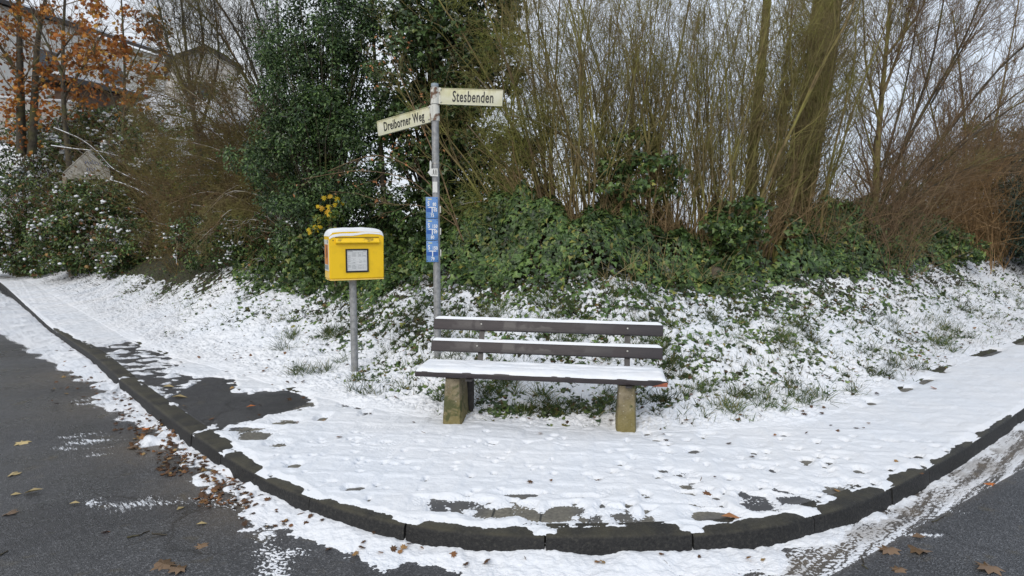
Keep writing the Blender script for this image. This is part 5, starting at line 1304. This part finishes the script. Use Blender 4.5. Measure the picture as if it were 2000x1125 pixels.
# ---- oaks with orange leaves
def oak(label, lines, R, d, dens, mat=BR_DARK, boxes=(), lsize=.105):
    rt, A_ = px_tree('oak_tree', label, lines, d, R, [lv(16, .8, 2.2, ang=.7, t0=.25, n=8, wander=.13, up=.0, rfrac=.4), lv(7, .3, .9, ang=.6, n=6, wander=.18, up=0)], mat, BR_BROWN, sname='trunk', jit=.4)
    Q = A_[2][0]; e = Q[:, 2:].reshape(-1, 3); s_ = 1 - 2 * (0)
    pxs = 1000 + F * e[:, 0] / e[:, 1]; pys = 440 - F * (e[:, 2] - CAMZ) / e[:, 1]
    n1 = fbm(pxs / 45.0, pys / 45.0, 2) + 0.25
    k = (rng.random(len(e)) < dens * np.clip(n1 * 2.0, 0, 1)) & (pxs < 345) & (pys < 320)
    C = np.concatenate([e[k], px_cloud(boxes, d, .5)]) if boxes else e[k]
    crown(rt, C, np.full(len(C), .13), 5, lsize, L_OAK, name='crown', tpl=LOBED, up=.2, out=.3)
oak('orange leaved oak with a double trunk at the left edge', [[(42, 300), (40, 180), (38, 80), (36, -40)], [(62, 300), (68, 190), (72, 80), (95, -30)], [(40, 150), (-20, 60), (-60, 20)], [(66, 180), (110, 110), (150, 60)]], [.125, .115, .05, .05], 18.6, .32, boxes=[(0, 90, 110, 300, 100), (-60, 80, 60, 280, 34), (20, 120, 200, 240, 50)])
oak('slimmer orange leaved oak between the double trunk and the dark bare trees', [[(136, 330), (124, 210), (122, 100), (128, -30)], [(126, 190), (180, 100), (210, 50)], [(128, 160), (90, 80), (60, 20)]], [.075, .04, .04], 17.6, .32, boxes=[(80, 60, 250, 240, 40)])
oak('young orange leaved oak right of the slim oak, in front of the houses', [[(232, 340), (242, 240), (244, 130), (236, -20)], [(240, 240), (200, 140), (180, 90)], [(244, 220), (300, 140), (330, 90)], [(246, 150), (280, 80), (290, 20)]], [.045, .025, .025, .02], 16.8, .32, boxes=[(150, 60, 320, 160, 30), (200, 90, 300, 230, 28)])
# ---- brambles and bushes on the left verge, snow resting on them
def bramble(label, boxes, d, per, ncap, size=.05, mat=L_BRAM, name='bramble_bush', dj=.4, rad=(.10, .24), capsz=.04, tw=.5):
    C = px_cloud(boxes, d, dj); b = C.mean(0).copy(); b[2] = H1(b[0], b[1]) ; b[1] += .15
    rt = root(name, b, label, 'bush'); inner_wood(rt, b, C, tw, BR_BROWN, .008, 'stems')
    R_ = rng.uniform(*rad, len(C)); P = crown(rt, C, R_, per, size, mat, tpl=LEAF)
    # long arching canes that stand out of the leaves, and withered leaves among them
    kc = 46; s0 = C[rng.integers(0, len(C), kc)]; ww = np.ptp(C[:, 0])
    ca = grow(s0, np.stack([rng.normal(0, .8, kc), rng.normal(-.3, .5, kc), rng.uniform(.2, 1.2, kc)], -1), rng.uniform(.3, 1.1, kc), 9, .16, -.10)
    m = Mesher(); m.add(*tubes(ca, np.full(kc, .0055), np.full(kc, .003), 4)); Q, a, b2 = sprout(ca, np.full(kc, .004), np.full(kc, .002), 6, .2, 1, .8, .08, .3, .7, 5, .2, 0.); m.add(*tubes(Q, np.full(len(Q), .0035), np.full(len(Q), .002), 3)); localize(rt, m.done('canes', BR_SNOW, rt))
    dl = np.concatenate([Q[rng.random(len(Q)) < .5][:, -1], P[rng.choice(len(P), len(P) // 18, replace=False)] + rng.normal(0, .05, (len(P) // 18, 3))])
    v, f = leaves(dl, rng.normal(0, 1, (len(dl), 3)) + [0, -.5, .5], rng.uniform(.6, 1.2, len(dl)) * size, LOBED); localize(rt, mesh_np('withered_leaves', v, f, L_DEAD, rt, smooth=False))
    if ncap:
        tops = P[rng.choice(len(P), ncap * 5)]; key = fbm(tops[:, 0] * 2.6 + 7, (tops[:, 2] + tops[:, 1]) * 2.6, 2) - .25 * 0
        tops = tops[np.argsort(-key)[:ncap]]
        v, f = blobs(tops + [0, -.02, .015], rng.uniform(.35, 1.0, len(tops)) * capsz, rng.uniform(.35, .65, len(tops)) * capsz); tag(localize(rt, mesh_np('snow_pads', v, f, M_cap, rt)), kind='stuff')
    return rt
bramble('bushy green bramble with snow pads at the left edge of the verge', [(-120, 330, 130, 530, 130), (-60, 430, 130, 535, 80), (60, 380, 170, 500, 50)], 18.0, 84, 700, size=.095, rad=(.14, .32), capsz=.06)
bramble('leafy bramble with snow pads below the gabled notice board', [(90, 375, 270, 530, 150), (60, 420, 200, 535, 70), (105, 355, 245, 400, 22)], 15.9, 80, 620, size=.085, rad=(.13, .30), capsz=.055)
bramble('snow speckled bush right of the gabled notice board', [(190, 270, 330, 430, 110), (230, 230, 340, 330, 50), (120, 340, 260, 400, 30)], 17.2, 60, 900, mat=L_IVY, size=.085, rad=(.13, .30), capsz=.06)
bramble('low green bush at the snow edge, lowest on the left verge', [(185, 430, 330, 545, 110), (240, 460, 380, 540, 70)], 14.4, 74, 620, size=.075, capsz=.05)
bramble('snow dusted thicket above the left bramble, under the oaks', [(-160, 240, 130, 370, 110), (90, 250, 220, 360, 50)], 20.0, 56, 800, mat=L_BRAM, size=.10, rad=(.16, .36), capsz=.07)
bramble('snow dusted thicket hiding the foot of the garden shed', [(110, 205, 310, 285, 90), (-60, 225, 120, 270, 40)], 20.6, 50, 420, mat=L_BRAM, size=.10, rad=(.16, .34), capsz=.08)
bramble('dark low bush with thin stems left of the letterbox', [(330, 420, 480, 520, 60), (440, 420, 560, 530, 60), (500, 430, 640, 550, 70)], 10.8, 60, 320, rad=(.07, .18), size=.05, mat=L_IVY, capsz=.03)
bramble('tall dark leafy thicket behind the arching snowy shrub', [(310, 250, 580, 480, 150), (330, 150, 540, 300, 40)], 14.2, 60, 160, mat=L_BRAM, size=.07, rad=(.12, .3), dj=.5)
C = px_cloud([(330, 330, 395, 400, 16)], 12.4, .2); b = C.mean(0); b[2] = H1(b[0], b[1]); rt = root('yellow_shrub', b, 'small shrub with ochre yellow leaves between the snowy branches', 'shrub'); inner_wood(rt, b, C, 1, BR_BROWN, .006, 'stems'); crown(rt, C, np.full(len(C), .10), 14, .055, L_YGR)
# long snowy fallen branches over the notice board
for lab, pts in (('long snow lined branch slanting down across the notice board', [(105, 250), (160, 272), (195, 300), (215, 330), (250, 345), (300, 365)]), ('snow lined branch lying flat left of the notice board top', [(100, 285), (150, 292), (190, 295), (230, 305)]), ('snow covered branch right of the notice board, lower one', [(215, 352), (250, 362), (290, 382), (315, 400)])):
    P = pxline(pts, 15.4, n=16); rt = root('snowy_branch', P[0], lab, 'branch', 'snow covered branches on the left verge')
    woody(rt, P[None], np.array([.018]), np.array([.008]), [lv(10, .2, .6, ang=.5, n=6, up=-.02), lv(3, .1, .3, n=4)], BR_SNOW2, BR_SNOW2, 'stem')
    T_ = P + [0, 0, .016]; m = Mesher(); m.add(*tubes(T_[None], np.array([.009]), np.array([.004]), 5)); localize(rt, m.done('snow_cap', M_cap, rt))
# ---- yellow maple sapling behind the letterbox
b = gpos(640, 8.5); rt = root('maple_sapling', b, 'small sapling with bright yellow leaves growing behind the letterbox', 'sapling')
L_ = stack([pxline([(655, 560), (648, 470), (645, 390)], 8.4, n=9), pxline([(655, 540), (630, 480), (605, 450)], 8.4, n=9), pxline([(650, 520), (640, 440), (655, 385)], 8.4, n=9)])
m = Mesher(); m.add(*tubes(L_, np.full(3, .005), np.full(3, .002), 4)); localize(rt, m.done('stem', BR_BROWN, rt))
yl = np.array([at(x, y, 8.35 + random.uniform(-.1, .1)) for x, y in [(632, 382), (648, 380), (660, 384), (668, 393), (655, 396), (642, 399), (630, 402), (636, 410), (622, 400), (645, 412), (612, 440), (604, 452), (620, 446), (626, 440), (600, 446)]])
v, f = leaves(yl, rng.normal(0, .5, (len(yl), 3)) + [0, -1, .4], rng.uniform(.055, .092, len(yl)), LOBED, spin=np.array([0, 0, -1.]) + rng.normal(0, .5, (len(yl), 3))); localize(rt, mesh_np('yellow_leaves', v, f, L_YEL, rt, smooth=False))
C = px_cloud([(600, 420, 660, 520, 26), (640, 410, 670, 440, 6)], 8.45, .1); crown(rt, C, np.full(len(C), .06), 9, .05, L_YGR, name='green_leaves', tpl=LOBED)
# ---- dry grass stalks in front of the ivy, mossy stone
P0 = np.array([[*ongr(random.choice((1180, 1225, 1250, 1295, 1320, 1360, 1395, 1410)) + random.gauss(0, 12), random.uniform(540, 570))] for _ in range(90)])
K = len(P0); D = np.stack([rng.normal(0, .35, K), rng.normal(-.25, .2, K), np.ones(K)], -1); P = grow(P0, D, rng.uniform(.15, .62, K), 8, .10, -.07)
rt = root('dry_grass_tuft', P0.mean(0), 'straw coloured dead grass stalks in front of the ivy behind the bench', 'grass tuft')
m = Mesher(); m.add(*tubes(P, np.full(K, .0035), np.full(K, .0015), 3)); localize(rt, m.done('stalks', bark('straw', (0.24, 0.19, 0.085), (0.42, 0.34, 0.17), scale=5), rt))
st_ = ongr(1397, 552); bm_ = BM().sphere((0, 0, .07), .17, 4, (1, .8, .85)); 
for v_ in bm_.b.verts: v_.co *= 1 + .10 * float(fbm(np.array([v_.co.x * 6 + 3]), np.array([v_.co.z * 6 + v_.co.y * 4]), 3)[0])
o = bm_.done('stone', bark('mossy stone', (0.055, 0.045, 0.032), (0.12, 0.10, 0.075), moss=(0.06, 0.065, 0.018), scale=12), smooth=True); o.location = st_; tag(o, 'round brown mossy stone half hidden under the ivy', 'stone')
# ---- dark hedge at the right border and far evergreen
C = px_cloud([(1962, 310, 2180, 500, 170), (1975, 400, 2180, 520, 80)], 12.6, .45); b = C.mean(0); b[2] = H1(b[0], b[1]); rt = root('hedge', b, 'dark green clipped evergreen hedge at the right border', 'hedge'); inner_wood(rt, b, C, .3, BR_DARK, .01); crown(rt, C, rng.uniform(.18, .34, len(C)), 90, .06, L_HEDGE)
L_FAR = leafmat('far olive needles', [(0.0, (0.05, 0.05, 0.022)), (1.0, (0.10, 0.10, 0.045))], rough=.7, trans=0)
C = px_cloud([(1890, 235, 1940, 330, 30), (1860, 280, 2060, 430, 90), (1950, 260, 2040, 340, 40)], 26, .8); b = C.mean(0); b[2] = H1(b[0], b[1]); rt = root('far_conifer', b, 'olive evergreen standing farther off behind the rusty shrub', 'tree'); crown(rt, C, rng.uniform(.35, .65, len(C)), 80, .12, L_FAR)
for x0 in (0,):
    tops = np.array([at(random.uniform(1960, 2060), random.uniform(275, 300), 25.2) for _ in range(60)]); v, f = blobs(tops, rng.uniform(.1, .28, 60), rng.uniform(.05, .09, 60)); tag(localize(rt, mesh_np('snow_pads', v, f, M_cap, rt)), kind='stuff')

# ------------------------------------------------------------------ houses on the hillside, notice board
M_wallg = basic('grey render', (0.42, 0.40, 0.37), .9, c2=(0.50, 0.48, 0.45), scale=3); M_wallh = basic('light render', (0.60, 0.57, 0.52), .9, c2=(0.68, 0.65, 0.60), scale=3); M_wallw = basic('pale render', (0.46, 0.45, 0.43), .9, c2=(0.54, 0.53, 0.51), scale=2)
M_roof = basic('dark roof tiles', (0.035, 0.031, 0.030), .7, c2=(0.06, 0.052, 0.05), scale=8); M_glass = basic('window glass', (0.02, 0.025, 0.03), .08, spec=.8); M_fr = basic('white window frame', (0.62, 0.62, 0.60), .5)
def house(name, label, p0, p1, depth, zb, ze, ridge, wallm, gable=True, wins=()):
    """front wall from p0 to p1 (xy), eaves height ze, ridge above; depth to the back"""
    p0 = np.array(p0); p1 = np.array(p1); L2 = np.linalg.norm(p1 - p0); ang = math.atan2(p1[1] - p0[1], p1[0] - p0[0])
    rt = tag(empty(name, (p0[0], p0[1], zb), ang), label, 'house'); h = ze - zb
    if gable:   # gable faces the viewer
        BM().prism([(0, -1.5), (L2, -1.5), (L2, h), (L2 / 2, h + ridge), (0, h)], 0, depth).done('wall', wallm, rt)
        s_ = math.hypot(L2 / 2, ridge); r = BM(); sl = ridge / (L2 / 2)
        r.prism([(-.4, h - .4 * sl + .01), (L2 / 2, h + ridge + .01), (L2 + .4, h - .4 * sl + .01), (L2 + .4, h - .4 * sl + .24), (L2 / 2, h + ridge + .26), (-.4, h - .4 * sl + .24)], -.4, depth + .4)
        rf = r.done('roof', M_roof, rt)
    else:
        BM().box(L2 / 2, depth / 2, h / 2 - .75, L2, depth, h + 1.5).done('wall', wallm, rt)
        r = BM(); y0, y1 = -.30, depth + .30
        pts = [(y0, h - .02), (depth / 2, h + ridge), (y1, h - .02), (y1, h + .12), (depth / 2, h + ridge + .16), (y0, h + .14)]
        r.prism(pts, 0, L2 + 1.0); rf = r.done('roof', M_roof, rt); rf.rotation_euler = (0, 0, math.pi / 2); rf.location = (L2 + .5, 0, 0)
        rf.scale = (1, 1, 1)
        sv = BM().prism([(y0 + .03, h + .145), (depth / 2, h + ridge + .17), (depth / 2, h + ridge + .25), (y0 + .03, h + .22)], .02, L2 + .98).done('snow_cap', M_cap, rf)
    for (u, zc, w_, hh) in wins:
        fr_ = BM().box(u * L2, -.02, zc, w_ + .16, .10, hh + .16).done('window', M_fr, rt); BM().box(u * L2, -.075, zc, w_, .02, hh).done('pane', M_glass, fr_)
    return rt
a0, a1 = at(-60, -30, 24.0), at(318, 98, 32.6)
zE = at(150, 45, 27.2)[2]
house('large_house', 'large grey house with a long dark eave behind the orange oaks', a0[:2], a1[:2], 9, zE - 4.9, zE, 1.6, M_wallh, gable=False, wins=[(.30, 3.2, 1.0, 1.0), (.66, 3.2, 1.0, 1.0)])
g0, g1 = at(338, 135, 44), at(462, 135, 46); zE2 = at(350, 118, 44)[2]
house('gabled_house', 'small pale gabled house farther up the hill behind bare trees', g0[:2], g1[:2], 8, zE2 - 5, zE2, .95, M_wallg, wins=[(.5, 3.3, 1.1, 1.0)])
c0, c1 = at(150, 178, 21.5), at(300, 205, 24.5); zc_ = at(190, 176, 22.3)[2]
house('garden_shed', 'low brown shed with a snowy roof edge in front of the large house', c0[:2], c1[:2], .9, zc_ - .55, zc_, .12, basic('brown boards', (0.085, 0.05, 0.035), .8, c2=(0.13, 0.08, 0.055), scale=5), gable=False)
wp0, wp1 = at(-40, 215, 20.0), at(150, 235, 21.0)
gw = tag(empty('garden_wall', (wp0[0], wp0[1], at(0, 240, 20)[2]), math.atan2(wp1[1] - wp0[1], wp1[0] - wp0[0])), 'whitewashed garden wall behind the double oak trunk', 'wall'); Lw = np.linalg.norm(wp1[:2] - wp0[:2])
BM().box(Lw / 2, .1, .1, Lw, .2, 1.3).done('wall_body', M_wallw, gw); BM().box(Lw / 2, .1, .79, Lw + .06, .28, .08, bev=.02).done('snow_cap', M_cap, gw)
# notice board with a peaked top
nb = gpos(165, 16.4); k_ = 16.4 / F
NB = tag(empty('notice_board', (at(128, 440, 16.4)[0], 16.4, H1(at(128, 440, 16.4)[0], 16.4))), 'weathered grey board with a peaked top and blue scrawl among the brambles', 'notice board')
zb_ = at(128, 350, 16.4)[2] - NB.location.z; W2 = 92 * k_; hN = 52 * k_
M_brd = basic('grey weathered board', (0.20, 0.19, 0.17), .8, c2=(0.32, 0.31, 0.28), scale=5)
bd2 = BM().prism([(0, zb_), (W2, zb_), (W2, zb_ + hN * .3), (W2 * .56, zb_ + hN), (0, zb_ + hN * .18)], 0, .04).done('panel', M_brd, NB)
ed_ = BM(); 
for (xa, za, xb, zb2) in ((.02, zb_ + hN * .19, W2 * .56, zb_ + hN), (W2 * .56, zb_ + hN, W2 - .02, zb_ + hN * .30)):
    ed_.cyl((xa, .01, za + .02), (xb, .01, zb2 + .02), .022, n=8)
ed_.done('top_rail', M_brd, bd2); 
BM().box(.05, .03, zb_ / 2 - .1, .10, .08, zb_ + .3).done('post', basic('pale post', (0.24, 0.20, 0.15), .8), NB); BM().box(W2 - .05, .03, zb_ / 2 - .1, .10, .08, zb_ + .3).done('post', basic('pale post', (0.24, 0.20, 0.15), .8), NB)
sc_ = BM()
for k in range(9):
    u = W2 * (.50 + .035 * k); sc_.box(u, -.004, zb_ + hN * (.60 + .03 * math.sin(k * 2.1)), .012, .004, .07 + .03 * math.sin(k * 3.3), Matrix.Rotation(.5 * math.sin(k * 1.7), 3, 'Y'))
for k in range(4): sc_.box(W2 * (.53 + .05 * k), -.004, zb_ + hN * .36, .012, .004, .08, Matrix.Rotation(.4 * math.sin(k * 2.7), 3, 'Y'))
sc_.done('scrawl', basic('blue paint', (0.05, 0.08, 0.20), .6), bd2)
BM().box(W2 * .62, -.004, zb_ + hN * .14, .16, .004, .03).done('red_mark', basic('red paint', (0.40, 0.05, 0.03), .6), bd2)
S.cycles.max_bounces = 6; S.cycles.diffuse_bounces = 3; S.cycles.transparent_max_bounces = 4
